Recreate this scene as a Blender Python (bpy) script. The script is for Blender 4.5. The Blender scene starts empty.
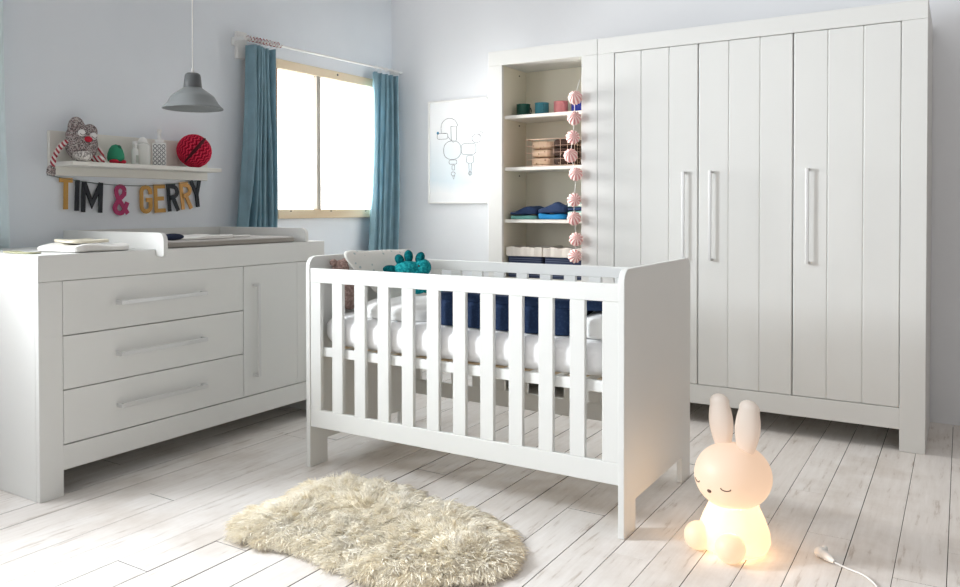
import bpy, bmesh, math, random
import numpy as np
from mathutils import Vector, Matrix
random.seed(7); rng = np.random.default_rng(7)
PI = math.pi
scene = bpy.context.scene
C = scene.collection

# ------------------------------------------------------------------ materials
def nodes_of(name):
    m = bpy.data.materials.new(name); m.use_nodes = True
    nt = m.node_tree
    return m, nt, nt.nodes['Principled BSDF']
def setp(b, k, v):
    if k in b.inputs: b.inputs[k].default_value = v
def rgb(c): return (c[0], c[1], c[2], 1)
def coords(nt, scale=(1,1,1), kind='Object'):
    tc = nt.nodes.new('ShaderNodeTexCoord'); mp = nt.nodes.new('ShaderNodeMapping')
    mp.inputs['Scale'].default_value = scale
    nt.links.new(tc.outputs[kind], mp.inputs['Vector']); return mp.outputs['Vector']
def noise(nt, vec, scale, detail=3, rough=.55):
    n = nt.nodes.new('ShaderNodeTexNoise'); n.inputs['Scale'].default_value = scale
    n.inputs['Detail'].default_value = detail; n.inputs['Roughness'].default_value = rough
    nt.links.new(vec, n.inputs['Vector']); return n
def ramp(nt, fac, stops):
    r = nt.nodes.new('ShaderNodeValToRGB')
    while len(r.color_ramp.elements) < len(stops): r.color_ramp.elements.new(.5)
    for e, (p, c) in zip(r.color_ramp.elements, stops): e.position = p; e.color = rgb(c)
    nt.links.new(fac, r.inputs['Fac']); return r.outputs['Color']
def bump(nt, b, h, strength, dist=.002):
    n = nt.nodes.new('ShaderNodeBump'); n.inputs['Strength'].default_value = strength
    n.inputs['Distance'].default_value = dist
    nt.links.new(h, n.inputs['Height']); nt.links.new(n.outputs['Normal'], b.inputs['Normal'])
def simple(name, col, rough=.5, metal=0, var=.04, scale=6, bmp=0, bscale=200, spec=.4):
    m, nt, b = nodes_of(name)
    setp(b, 'Roughness', rough); setp(b, 'Metallic', metal); setp(b, 'Specular IOR Level', spec)
    v = coords(nt)
    n = noise(nt, v, scale)
    lo = tuple(max(0, c*(1-var)) for c in col); hi = tuple(min(1, c*(1+var)) for c in col)
    nt.links.new(ramp(nt, n.outputs['Fac'], [(.3, lo), (.7, hi)]), b.inputs['Base Color'])
    if bmp:
        n2 = noise(nt, v, bscale, 2); bump(nt, b, n2.outputs['Fac'], bmp)
    return m
def dots(name, base, dot, scale, lo, hi, rough=.8, noise_mix=None):
    m, nt, b = nodes_of(name); setp(b, 'Roughness', rough); setp(b, 'Specular IOR Level', .2)
    v = coords(nt); vo = nt.nodes.new('ShaderNodeTexVoronoi'); vo.inputs['Scale'].default_value = scale
    nt.links.new(v, vo.inputs['Vector'])
    nt.links.new(ramp(nt, vo.outputs['Distance'], [(lo, dot), (hi, base)]), b.inputs['Base Color'])
    return m
def melange(name, cols, scale, bmp=.6):
    m, nt, b = nodes_of(name); setp(b, 'Roughness', .9); setp(b, 'Specular IOR Level', .1)
    v = coords(nt); vo = nt.nodes.new('ShaderNodeTexVoronoi'); vo.inputs['Scale'].default_value = scale
    nt.links.new(v, vo.inputs['Vector'])
    sep = nt.nodes.new('ShaderNodeSeparateColor'); nt.links.new(vo.outputs['Color'], sep.inputs['Color'])
    st = [(i/len(cols), c) for i, c in enumerate(cols)]
    r = ramp(nt, sep.outputs['Red'], st); r.node.color_ramp.interpolation = 'CONSTANT'
    nt.links.new(r, b.inputs['Base Color']); bump(nt, b, vo.outputs['Distance'], bmp, .003)
    return m
def waves(name, c1, c2, scale, axis='Z', sharp=(.45, .55), rough=.7, dist=0, bmp=0):
    m, nt, b = nodes_of(name); setp(b, 'Roughness', rough); setp(b, 'Specular IOR Level', .2)
    v = coords(nt); w = nt.nodes.new('ShaderNodeTexWave'); w.inputs['Scale'].default_value = scale
    w.bands_direction = axis; w.inputs['Distortion'].default_value = dist
    nt.links.new(v, w.inputs['Vector'])
    nt.links.new(ramp(nt, w.outputs['Fac'], [(sharp[0], c1), (sharp[1], c2)]), b.inputs['Base Color'])
    if bmp: bump(nt, b, w.outputs['Fac'], bmp, .004)
    return m
def emit(name, col, s):
    m, nt, b = nodes_of(name); setp(b, 'Base Color', rgb(col))
    setp(b, 'Emission Color', rgb(col)); setp(b, 'Emission Strength', s); setp(b, 'Roughness', .3)
    return m

M = {}
M['lacquer'] = simple('white_lacquer', (.715, .725, .71), .42, var=.012, scale=2, spec=.35)
M['lacquer_inner'] = simple('cabinet_inside', (.72, .69, .58), .5, var=.015, scale=2)
M['shelf_white'] = simple('shelf_white', (.80, .79, .74), .45, var=.01)
M['wall_left'] = simple('plaster_left', (.78, .825, .875), .85, var=.03, scale=1.6, bmp=.15, bscale=60, spec=.15)
M['wall_back'] = simple('plaster_back', (.78, .80, .83), .8, var=.02, scale=1.4, bmp=.15, bscale=60, spec=.2)
M['right_light_blocker'] = simple('dark_light_blocker', (.24, .215, .20), .85, var=.02)  # kept dark so the added blocker bounces little light back
M['ceiling'] = simple('ceiling_white', (.8, .8, .8), .9, var=.01)
M['pale_wood'] = waves('pale_raw_wood', (.72, .58, .40), (.82, .70, .52), 1.2, 'Z', (.1, .9), .6, 6)
M['mullion_wood'] = simple('weathered_wood', (.46, .43, .38), .6)
M['brown_wood'] = simple('warm_wood', (.62, .38, .24), .6)
M['handle'] = simple('satin_metal', (.66, .665, .665), .36, metal=.5, var=.01)
M['dark'] = simple('dark_hole', (.05, .05, .05), .7)
M['curtain'] = simple('teal_curtain', (.29, .46, .54), .75, var=.10, scale=9, bmp=.2, bscale=500, spec=.2)
M['curtain_pale'] = simple('pale_blue_curtain', (.84, .93, .96), .8, var=.02)
M['white_paint'] = simple('white_paint', (.82, .82, .81), .45, var=.01)
M['lamp_grey'] = simple('grey_enamel', (.115, .125, .13), .4, var=.02)
M['lamp_grey2'] = simple('grey_enamel_light', (.23, .25, .255), .4, var=.02)
M['cord_white'] = simple('cord_white', (.8, .8, .78), .5)
M['sheet'] = simple('white_cotton', (.84, .84, .85), .9, var=.02, scale=14, bmp=.2, bscale=90, spec=.1)
M['pillow_white'] = simple('pillow_cotton', (.80, .80, .79), .9, var=.03, scale=10, bmp=.3, bscale=40, spec=.1)
M['cushion'] = dots('speckled_cotton', (.76, .75, .71), (.44, .52, .52), 26, .13, .19)
M['navy'] = dots('navy_quilt', (.012, .028, .075), (.017, .038, .092), 90, .25, .5)
M['teal_knit'] = melange('teal_crochet', [(.01, .24, .27), (.02, .33, .35), (.005, .19, .22)], 130)
M['teal_dark'] = melange('dark_teal_crochet', [(.0, .115, .14), (.005, .16, .18), (.0, .09, .11)], 130)
M['teal_knit2'] = melange('green_teal_crochet', [(.0, .22, .20), (.01, .30, .26)], 130)
M['dusty'] = melange('dusty_pink_knit', [(.34, .24, .21), (.44, .31, .28), (.28, .19, .17)], 120)
M['dark_navy_cloth'] = simple('dark_navy_cloth', (.012, .02, .05), .85, var=.2, scale=30)
M['mat_grey'] = simple('grey_pad_top', (.60, .58, .56), .8, var=.02)
M['mat_edge'] = simple('taupe_pad_edge', (.30, .28, .25), .7, var=.03)
M['cloth_white'] = simple('muslin_white', (.80, .79, .76), .9, var=.03, scale=20, bmp=.4, bscale=60, spec=.1)
M['cloth_cream'] = simple('muslin_cream', (.74, .70, .58), .9, var=.03, scale=20, spec=.1)
M['cloth_olive'] = simple('muslin_olive', (.36, .36, .24), .9, var=.05, scale=20, spec=.1)
M['melange'] = melange('grey_melange_knit', [(.09, .08, .08), (.44, .41, .40), (.25, .20, .20), (.36, .27, .27), (.14, .12, .12), (.52, .48, .46)], 230)
M['melange_light'] = melange('light_melange_knit', [(.60, .57, .54), (.30, .28, .27), (.72, .69, .66)], 150)
M['stripe_red'] = waves('red_white_stripe', (.38, .05, .07), (.75, .70, .68), 22, 'DIAGONAL', (.4, .6), .9)
M['felt_white'] = simple('white_felt', (.80, .79, .78), .9)
M['felt_red'] = simple('red_felt', (.50, .015, .04), .85)
M['green_felt'] = simple('green_felt', (.03, .27, .15), .85, var=.05)
M['green_dark'] = simple('dark_green_felt', (.01, .13, .075), .85, var=.05)
M['bottle'] = simple('milky_bottle', (.78, .80, .78), .25, var=.01)
M['bottle_clear'] = simple('pale_bottle', (.74, .75, .72), .15, var=.01)
M['bottle_label'] = simple('grey_label', (.42, .46, .42), .6)
M['pattern_white'] = dots('white_box_grey_rings', (.78, .78, .76), (.78, .78, .76), 60, .1, .2)
M['red_paper'] = simple('red_honeycomb_paper', (.44, .008, .035), .8, var=.06, scale=20, spec=.15)
M['black_card'] = simple('black_card', (.022, .026, .034), .7)
M['gold_card'] = simple('ochre_card', (.56, .31, .08), .7, var=.05)
M['gold_card2'] = simple('amber_card', (.66, .36, .12), .7, var=.05)
M['pink_card'] = simple('magenta_card', (.42, .04, .14), .7, var=.05)
M['string'] = simple('dark_string', (.11, .15, .15), .8)
M['mug_green'] = simple('dark_green_enamel', (.012, .075, .055), .25)
M['mug_teal'] = simple('teal_enamel', (.05, .24, .31), .25)
M['mug_pink'] = simple('pink_enamel', (.72, .27, .28), .3)
M['mug_blue'] = simple('blue_enamel', (.03, .045, .30), .25)
M['copper'] = simple('copper_wire', (.72, .52, .41), .4, metal=.3)
M['pack_beige'] = dots('beige_patterned_cloth', (.70, .52, .36), (.36, .20, .11), 34, .18, .26)
M['pack_brown'] = dots('brown_patterned_cloth', (.05, .028, .02), (.42, .29, .20), 34, .14, .22)
def add_translucent(m, f, col):
    nt = m.node_tree; b = nt.nodes['Principled BSDF']; t = nt.nodes.new('ShaderNodeBsdfTranslucent'); mx = nt.nodes.new('ShaderNodeMixShader')
    mx.inputs[0].default_value = f; src = b.inputs['Base Color'].links[0].from_socket; nt.links.new(src, t.inputs['Color'])
    nt.links.new(b.outputs[0], mx.inputs[1]); nt.links.new(t.outputs[0], mx.inputs[2]); nt.links.new(mx.outputs[0], nt.nodes['Material Output'].inputs['Surface'])
M['blue_bright'] = simple('bright_blue_cotton', (.01, .22, .50), .85)
M['mint'] = waves('mint_striped_cotton', (.30, .55, .50), (.72, .74, .70), 14, 'Z', (.4, .6), .85)
M['mint_plain'] = simple('mint_cotton', (.16, .42, .38), .85)
M['navy_cloth'] = simple('navy_cotton', (.02, .045, .12), .85, var=.15, scale=14)
M['navy_weave'] = waves('navy_weave', (.02, .03, .07), (.09, .11, .17), 26, 'Z', (.3, .8), .8)
M['liner'] = simple('cream_liner', (.72, .68, .62), .9, var=.03, scale=16)
M['paper'] = None
M['ink'] = simple('grey_ink', (.16, .17, .19), .8)
M['ink_blue'] = simple('blue_ink', (.05, .25, .42), .8)
M['face'] = simple('brown_print', (.14, .07, .05), .6)
M['world_grey'] = M['dark']

def paper_mat():
    m, nt, b = nodes_of('poster_paper_reflection'); setp(b, 'Roughness', .35)
    v = coords(nt); n = noise(nt, v, 3.5, 4)
    sep = nt.nodes.new('ShaderNodeSeparateXYZ'); nt.links.new(v, sep.inputs[0])
    mr = nt.nodes.new('ShaderNodeMapRange'); mr.inputs['From Min'].default_value = 0.05; mr.inputs['From Max'].default_value = .62
    nt.links.new(sep.outputs['Z'], mr.inputs['Value'])
    ad = nt.nodes.new('ShaderNodeMath'); ad.operation = 'MULTIPLY_ADD'; ad.inputs[1].default_value = .35
    nt.links.new(n.outputs['Fac'], ad.inputs[0]); nt.links.new(mr.outputs[0], ad.inputs[2])
    nt.links.new(ramp(nt, ad.outputs[0], [(.18, (.84, .86, .88)), (.36, (.68, .78, .84)), (.75, (.76, .82, .86)), (1, (.84, .86, .88))]), b.inputs['Base Color'])  # bluish reflection painted into the paper colour across the lower print
    return m
M['paper'] = paper_mat()

def floor_mat():
    m, nt, b = nodes_of('whitewashed_planks')
    at = nt.nodes.new('ShaderNodeAttribute'); at.attribute_name = 'tone'
    v = coords(nt, (9, .9, 9)); v2 = coords(nt, (1, 1, 1))
    va = nt.nodes.new('ShaderNodeVectorMath'); va.operation = 'ADD'
    sc = nt.nodes.new('ShaderNodeVectorMath'); sc.operation = 'SCALE'; sc.inputs['Scale'].default_value = 37
    nt.links.new(at.outputs['Color'], sc.inputs[0]); nt.links.new(sc.outputs[0], va.inputs[0]); nt.links.new(v, va.inputs[1])
    grain = noise(nt, va.outputs[0], 5, 6, .65)
    patch = noise(nt, v2, 3.2, 5, .6)
    c1 = ramp(nt, grain.outputs['Fac'], [(.28, (.50, .44, .39)), (.40, (.76, .735, .71)), (.75, (.85, .835, .82))])
    c2 = ramp(nt, patch.outputs['Fac'], [(.32, (.80, .76, .72)), (.52, (1, 1, 1))])
    mx = nt.nodes.new('ShaderNodeMix'); mx.data_type = 'RGBA'; mx.blend_type = 'MULTIPLY'; mx.inputs['Factor'].default_value = .7
    nt.links.new(c1, mx.inputs[6]); nt.links.new(c2, mx.inputs[7])
    tn = ramp(nt, at.outputs['Fac'], [(0, (.93, .91, .89)), (1, (1, 1, 1))])
    mx2 = nt.nodes.new('ShaderNodeMix'); mx2.data_type = 'RGBA'; mx2.blend_type = 'MULTIPLY'; mx2.inputs['Factor'].default_value = 1
    nt.links.new(mx.outputs[2], mx2.inputs[6]); nt.links.new(tn, mx2.inputs[7])
    nt.links.new(mx2.outputs[2], b.inputs['Base Color'])
    setp(b, 'Roughness', .5); setp(b, 'Specular IOR Level', .3)
    bump(nt, b, grain.outputs['Fac'], .25, .002)
    return m
M['floor'] = floor_mat()
M['gap'] = simple('floor_gap', (.05, .04, .033), .9)

def attr_mat(name, stops, rough=.85, attr='tone'):
    m, nt, b = nodes_of(name); setp(b, 'Roughness', rough); setp(b, 'Specular IOR Level', .15)
    at = nt.nodes.new('ShaderNodeAttribute'); at.attribute_name = attr
    nt.links.new(ramp(nt, at.outputs['Fac'], stops), b.inputs['Base Color'])
    return m
M['pompom'] = attr_mat('pale_pink_paper', [(0, (.74, .34, .34)), (.42, (.86, .50, .48)), (1, (.94, .80, .76))])  # lit pleat ridges painted near white, folds left pinker
M['red_paper'] = attr_mat('red_honeycomb_paper', [(0, (.20, .003, .02)), (.5, (.55, .010, .05)), (1, (.72, .05, .10))])
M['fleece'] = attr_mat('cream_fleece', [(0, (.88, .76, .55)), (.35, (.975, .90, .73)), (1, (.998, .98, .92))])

add_translucent(M['curtain'], .22, None); add_translucent(M['curtain_pale'], .12, None)
def glow_mat(name, hot, mid, cool, s_hot, s_cool, r0, r1, cz):
    m, nt, b = nodes_of(name); setp(b, 'Base Color', rgb((.36, .33, .30))); setp(b, 'Roughness', .5)
    v = coords(nt); d = nt.nodes.new('ShaderNodeVectorMath'); d.operation = 'DISTANCE'; d.inputs[1].default_value = (0, -.03, cz)
    nt.links.new(v, d.inputs[0])
    mr = nt.nodes.new('ShaderNodeMapRange'); mr.inputs['From Min'].default_value = r0; mr.inputs['From Max'].default_value = r1
    nt.links.new(d.outputs['Value'], mr.inputs['Value'])
    nt.links.new(ramp(nt, mr.outputs[0], [(0, hot), (.5, mid), (1, cool)]), b.inputs['Emission Color'])
    ms = nt.nodes.new('ShaderNodeMapRange'); ms.inputs['To Min'].default_value = s_hot; ms.inputs['To Max'].default_value = s_cool
    nt.links.new(mr.outputs[0], ms.inputs['Value']); nt.links.new(ms.outputs[0], b.inputs['Emission Strength'])
    tr = nt.nodes.new('ShaderNodeBsdfTransparent'); mx = nt.nodes.new('ShaderNodeMixShader'); mx.inputs[0].default_value = .10
    out = nt.nodes['Material Output']
    nt.links.new(b.outputs[0], mx.inputs[1]); nt.links.new(tr.outputs[0], mx.inputs[2]); nt.links.new(mx.outputs[0], out.inputs['Surface'])
    return m

# ------------------------------------------------------------------ mesh helpers
def box(bm, x0, x1, y0, y1, z0, z1, bev=.0015, seg=1):
    r = bmesh.ops.create_cube(bm, size=1)
    vs = r['verts']
    for v in vs:
        v.co = Vector(((x0+x1)/2+v.co.x*(x1-x0), (y0+y1)/2+v.co.y*(y1-y0), (z0+z1)/2+v.co.z*(z1-z0)))
    if bev:
        es = list({e for v in vs for e in v.link_edges})
        bmesh.ops.bevel(bm, geom=es, offset=bev, segments=seg, affect='EDGES', profile=.5)
    return bm
def B(*a, **k): return box(bmesh.new(), *a, **k)
def prism(bm, poly, axis, a, b, bev=.002):
    """polygon in the other two axes (cyclic order) extruded along axis from a to b"""
    def mk(p, t): return {'X': (t, p[0], p[1]), 'Y': (p[0], t, p[1]), 'Z': (p[0], p[1], t)}[axis]
    vs = [bm.verts.new(mk(p, a)) for p in poly]
    f = bm.faces.new(vs)
    r = bmesh.ops.extrude_face_region(bm, geom=[f])
    nv = [g for g in r['geom'] if isinstance(g, bmesh.types.BMVert)]
    d = Vector(mk((0, 0), b-a)); 
    for v in nv: v.co += d
    allv = vs+nv
    fs = list({f for v in allv for f in v.link_faces})
    bmesh.ops.recalc_face_normals(bm, faces=fs)
    if bev:
        es = list({e for v in allv for e in v.link_edges if e.is_valid and len(e.link_faces) == 2 and e.calc_face_angle(0) > 1.0})
        bmesh.ops.bevel(bm, geom=es, offset=bev, segments=2, affect='EDGES', profile=.5)
    return bm
def lathe(bm, prof, seg=32, loc=(0, 0, 0), cap=True):
    rings = []
    for r, z in prof:
        if r < 1e-6: rings.append([bm.verts.new((loc[0], loc[1], loc[2]+z))])
        else: rings.append([bm.verts.new((loc[0]+r*math.cos(2*PI*i/seg), loc[1]+r*math.sin(2*PI*i/seg), loc[2]+z)) for i in range(seg)])
    for A, Bq in zip(rings, rings[1:]):
        for i in range(seg):
            j = (i+1) % seg
            if len(A) == 1 and len(Bq) == 1: continue
            if len(A) == 1: f = bm.faces.new((A[0], Bq[j], Bq[i]))
            elif len(Bq) == 1: f = bm.faces.new((A[i], A[j], Bq[0]))
            else: f = bm.faces.new((A[i], A[j], Bq[j], Bq[i]))
            f.smooth = True
    return bm
def tube(bm, pts, r, seg=8, closed=False, taper=None):
    pts = [Vector(p) for p in pts]; n = len(pts); rings = []
    up = Vector((0, 0, 1))
    for i, p in enumerate(pts):
        if closed: t = pts[(i+1) % n]-pts[i-1]
        else: t = pts[min(i+1, n-1)]-pts[max(i-1, 0)]
        t.normalize()
        a = t.cross(up if abs(t.z) < .9 else Vector((1, 0, 0))).normalized(); b = t.cross(a)
        rr = r if taper is None else taper[i]
        rings.append([bm.verts.new(p+a*(rr*math.cos(2*PI*k/seg))+b*(rr*math.sin(2*PI*k/seg))) for k in range(seg)])
    for i in range(n if closed else n-1):
        A, Q = rings[i], rings[(i+1) % n]
        for k in range(seg):
            f = bm.faces.new((A[k], A[(k+1) % seg], Q[(k+1) % seg], Q[k])); f.smooth = True
    if not closed:
        bm.faces.new(rings[0]); bm.faces.new(list(reversed(rings[-1])))
    return bm
def spline(pts, n=8, closed=False):
    P = [Vector(p) for p in pts]; out = []; m = len(P)
    for i in range(m if closed else m-1):
        if closed: a, b, c, d = P[i-1], P[i], P[(i+1) % m], P[(i+2) % m]
        else: a, b, c, d = P[max(i-1, 0)], P[i], P[i+1], P[min(i+2, m-1)]
        for k in range(n):
            t = k/n
            out.append(.5*((2*b)+(c-a)*t+(2*a-5*b+4*c-d)*t*t+(3*b-a-3*c+d)*t**3))
    if not closed: out.append(P[-1])
    return out
def ell(bm, c, r, sub=3, rot=None):
    g = bmesh.ops.create_icosphere(bm, subdivisions=sub, radius=1)
    for v in g['verts']:
        p = Vector((v.co.x*r[0], v.co.y*r[1], v.co.z*r[2]))
        if rot is not None: p = rot @ p
        v.co = p+Vector(c)
        for f in v.link_faces: f.smooth = True
    return bm
def E(c, r, sub=3, rot=None): return ell(bmesh.new(), c, r, sub, rot)
def soft_box(x0, x1, y0, y1, z0, z1, p=4, n=14, wob=0, seed=0, pz=None):
    """rounded cushion-like superellipsoid block"""
    bm = bmesh.new(); g = bmesh.ops.create_cube(bm, size=2)
    bmesh.ops.subdivide_edges(bm, edges=bm.edges[:], cuts=n, use_grid_fill=True)
    rs = random.Random(seed); ph = [rs.uniform(0, 6.28) for _ in range(6)]
    pz = pz or p
    for v in bm.verts:
        c = v.co.copy(); L = (abs(c.x)**p+abs(c.y)**p+abs(c.z)**pz)**(1/p) if pz == p else (abs(c.x)**p+abs(c.y)**p+abs(c.z)**pz)**(1/p)
        c /= L
        c = Vector((max(-1, min(1, c.x)), max(-1, min(1, c.y)), max(-1, min(1, c.z))))
        X = (x0+x1)/2+c.x*(x1-x0)/2; Y = (y0+y1)/2+c.y*(y1-y0)/2; Z = (z0+z1)/2+c.z*(z1-z0)/2
        if wob:
            w = math.sin(X*23+ph[0])*math.sin(Y*19+ph[1])+.6*math.sin(X*41+Y*33+ph[2])
            Z += wob*w*(.5+.5*c.z); X += wob*.4*math.sin(Z*40+ph[3]+Y*20); Y += wob*.4*math.sin(X*30+ph[4])
        v.co = (X, Y, Z)
    for f in bm.faces: f.smooth = True
    return bm
def wire_from(bm, a, b, r, seg=5): return tube(bm, [a, b], r, seg)
def arc(cx, cy, r, a0, a1, n=6):
    return [(cx+r*math.cos(a0+(a1-a0)*i/n), cy+r*math.sin(a0+(a1-a0)*i/n)) for i in range(n+1)]

ORIG = {}
def thing(name, label, cat, loc=(0, 0, 0), rotz=0, group=None, world=True):
    o = bpy.data.objects.new(name, None); C.objects.link(o)
    o.empty_display_size = .1
    o.location = loc; o.rotation_euler = (0, 0, rotz)
    o['label'] = label; o['category'] = cat
    if group: o['group'] = group
    ORIG[o.name] = Vector(loc) if world else Vector((0, 0, 0))
    return o
def mesh_obj(name, bm, mats, off=Vector((0, 0, 0)), smooth=False):
    me = bpy.data.meshes.new(name)
    bmesh.ops.translate(bm, verts=bm.verts[:], vec=-off)
    bm.to_mesh(me); bm.free()
    if not isinstance(mats, (list, tuple)): mats = [mats]
    for m in mats: me.materials.append(M[m] if isinstance(m, str) else m)
    if smooth:
        for p in me.polygons: p.use_smooth = True
    o = bpy.data.objects.new(name, me); C.objects.link(o)
    return o
def part(name, bm, mat, parent, smooth=False, label=None):
    off = ORIG[parent.name]
    o = mesh_obj(name, bm, mat, off, smooth); o.parent = parent
    ORIG[o.name] = off
    if label: o['label'] = label
    return o
def single(name, bm, mat, label, cat, group=None, smooth=False):
    xs = [v.co for v in bm.verts]
    lo = Vector((min(v.x for v in xs), min(v.y for v in xs), min(v.z for v in xs)))
    hi = Vector((max(v.x for v in xs), max(v.y for v in xs), max(v.z for v in xs)))
    base = Vector(((lo.x+hi.x)/2, (lo.y+hi.y)/2, lo.z))
    o = mesh_obj(name, bm, mat, base, smooth); o.location = base
    o['label'] = label; o['category'] = cat
    if group: o['group'] = group
    ORIG[o.name] = base
    return o
def struct(name, bm, mat, parent=None, smooth=False):
    o = mesh_obj(name, bm, mat, smooth=smooth)
    if parent: o.parent = parent
    else: o['kind'] = 'structure'
    ORIG[o.name] = Vector((0, 0, 0))
    return o
def copy_thing(root, loc, label=None, group=None, rotz=None):
    r = root.copy(); C.objects.link(r); r.location = loc
    if rotz is not None: r.rotation_euler[2] = rotz
    if label: r['label'] = label
    if group: r['group'] = group
    for ch in list(root.children):
        c = ch.copy(); C.objects.link(c); c.parent = r
        for g in list(ch.children):
            d = g.copy(); C.objects.link(d); d.parent = c
    return r
def remesh(o, size, smooth_it=6):
    m = o.modifiers.new('remesh', 'REMESH'); m.mode = 'VOXEL'; m.voxel_size = size; m.use_smooth_shade = True
    s = o.modifiers.new('smooth', 'SMOOTH'); s.iterations = smooth_it; s.factor = .5

# ------------------------------------------------------------------ room shell
def build_floor():
    seams = [1.23-.14*i for i in range(9, 0, -1)]
    seams += [1.23+(2.55-1.23)/9*i for i in range(10)] + [2.69] + [2.69+.507/4*i for i in (1, 2, 3)] + [3.197, 3.335, 3.472]
    x = 3.472
    while x < 4.4: x += random.choice((.135, .14, .145)); seams.append(x)
    bm = bmesh.new(); lay = bm.loops.layers.color.new('tone')
    forced = {round(3.070, 1): [-2.15]}
    for a, b in zip(seams, seams[1:]):
        y = 0.02; g = random.choice((.0004, .0007, .0011, .0016, .0022))
        first = True
        while y > -7.2:
            L = random.uniform(.9, 2.6)
            if first: L = random.uniform(.5, 2.4); first = False
            y2 = max(y-L, -7.3)
            n0 = len(bm.faces)
            ge = random.choice((.0005, .001, .0016))
            dz = random.uniform(-.0012, .0)
            before = set(bm.faces)
            box(bm, a+g, b-g, y2+ge, y-ge, -.02, dz, bev=.0007)
            t = random.random()
            for f in bm.faces:
                if f not in before:
                    f.normal_update()
                    if f.normal.z < .5: f.material_index = 1
                    for l in f.loops: l[lay] = (t, t, t, 1)
            y = y2
    n = len(bm.faces)
    before = set(bm.faces)
    box(bm, seams[0], seams[-1], -7.3, .02, -.08, -.012, bev=0)
    for f in bm.faces:
        if f not in before: f.material_index = 1
    struct('floor', bm, ['floor', 'gap'])
build_floor()

WH = 2.75
W1 = (-1.2, -.2, 1.113, 1.997)       # window 1 opening  y0,y1,z0,z1
W2 = (-4.55, -3.25, 1.0, 2.15)
def build_walls():
    bm = bmesh.new()
    t = -.14
    ys = [-7.2, W2[0], W2[1], W1[0], W1[1], .14]
    for i in range(5):
        a, b = ys[i], ys[i+1]
        if i == 1: w = W2
        elif i == 3: w = W1
        else: w = None
        if w is None: box(bm, t, 0, a, b, -.02, WH, bev=0)
        else:
            box(bm, t, 0, a, b, -.02, w[2], bev=0); box(bm, t, 0, a, b, w[3], WH, bev=0)
    struct('wall_left', bm, 'wall_left')
    struct('right_light_blocker', B(4.35, 4.49, -7.2, .14, -.02, WH, bev=0), 'right_light_blocker')  # unseen slab added to block ambient light from the right
    struct('wall_back', B(0, 4.35, 0, .14, -.02, WH, bev=0), 'wall_back')
build_walls()

def build_window(n, w, strength, full=True):
    y0, y1, z0, z1 = w
    root = bpy.data.objects.new('window_%d' % n, None); C.objects.link(root); root['kind'] = 'structure'
    ORIG[root.name] = Vector((0, 0, 0))
    fw = .058
    part('frame_board', B(-.02, .022, y0-.25 if n == 1 else y0-fw, y1+.03, z1, z1+fw, bev=.002), 'pale_wood', root)
    part('frame_board', B(-.02, .03, y0-.01, y1+.03, z0-fw, z0, bev=.002), 'pale_wood', root)
    part('frame_board', B(-.02, .02, y0-.25 if n == 1 else y0-fw, y0, z0-.02, z1, bev=.002), 'brown_wood', root)
    part('frame_board', B(-.02, .02, y1, y1+.05, z0-.02, z1, bev=.002), 'pale_wood', root)
    ym = -.818 if n == 1 else (y0+y1)/2
    part('mullion', B(-.03, .014, ym-.019, ym+.019, z0, z1, bev=.002), 'mullion_wood', root)
    pm = emit('bright_pane_%d' % n, (1, .985, .96) if n == 1 else (.97, .98, 1), strength)
    part('pane', B(-.025, -.02, y0, ym-.012, z0, z1, bev=0), pm, root)
    part('pane', B(-.025, -.02, ym+.012, y1, z0, z1, bev=0), pm, root)
    if n == 1:
        for yy in (-1.1, -.72, -.35):
            s = bmesh.new(); ell(s, (.03, yy, z0-.01), (.004, .006, .006), 2); part('screw', s, 'dark', root)
        s = bmesh.new(); ell(s, (.023, -.64, z1+.035), (.004, .008, .008), 2); part('wood_knot', s, 'dark', root)
build_window(1, W1, 3.6)
build_window(2, W2, 9.0)

# ------------------------------------------------------------------ curtains
def curtain_bm(y0, y1, z0, z1, x, folds, amp, flare=(0, 0), seed=1, back=0):
    rs = random.Random(seed); bm = bmesh.new(); ny, nz = folds*16, 30
    ph = [rs.uniform(0, 6.28) for _ in range(8)]
    g = []
    for k in range(nz+1):
        tz = k/nz; row = []
        z = z0+(z1-z0)*tz
        fl = (1-tz)**1.7; ya, yb = y0+flare[0]*fl, y1+flare[1]*fl
        for i in range(ny+1):
            t = i/ny
            a = amp*(.72+.38*math.sin(5*t+ph[0]))*(1-.30*tz)
            w = 2*PI*folds*(t+.045*math.sin(5*t+ph[1])*(1-.5*tz)+.030*math.sin(3*tz+ph[2]+3*t))
            xx = x+a*math.sin(w)+.25*a*math.sin(2*w+ph[3])+.006*math.sin(7*tz+9*t+ph[3])
            if back and t > .90: xx -= (xx-.03)*((t-.90)/.10)**1.2
            yy = ya+(yb-ya)*t+.016*math.cos(w)*min(1, t*8, (1-t)*8)
            row.append(bm.verts.new((max(.012, xx), yy, z)))
        g.append(row)
    for k in range(nz):
        for i in range(ny):
            f = bm.faces.new((g[k][i], g[k][i+1], g[k+1][i+1], g[k+1][i])); f.smooth = True
    return bm
def make_curtain(label, y0, y1, z0, z1, x, folds, amp, mat, seed, flare=(0, 0), back=0):
    r = thing('curtain', label, 'curtain', (x, (y0+y1)/2, z0))
    o = part('fabric', curtain_bm(y0, y1, z0, z1, x, folds, amp, flare, seed, back), mat, r)
    s = o.modifiers.new('thick', 'SOLIDIFY'); s.thickness = .003
    return r
rodz = lambda y: 2.110+(y+1.556)/(1.489)*.017
make_curtain('teal curtain at the left side of the window, behind the changing unit', -1.505, -1.330, .945, 2.080, .095, 5, .055, 'curtain', 3, (-.10, .035))
make_curtain('teal curtain at the right side of the window, beside the room corner', -.338, -.052, .06, 2.092, .095, 5, .055, 'curtain', 11, (-.14, -.012), 1)
cr = thing('curtain_rail', 'thin white curtain rail on a white block above the window', 'curtain rail', (.05, -.8, 2.1))
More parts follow.
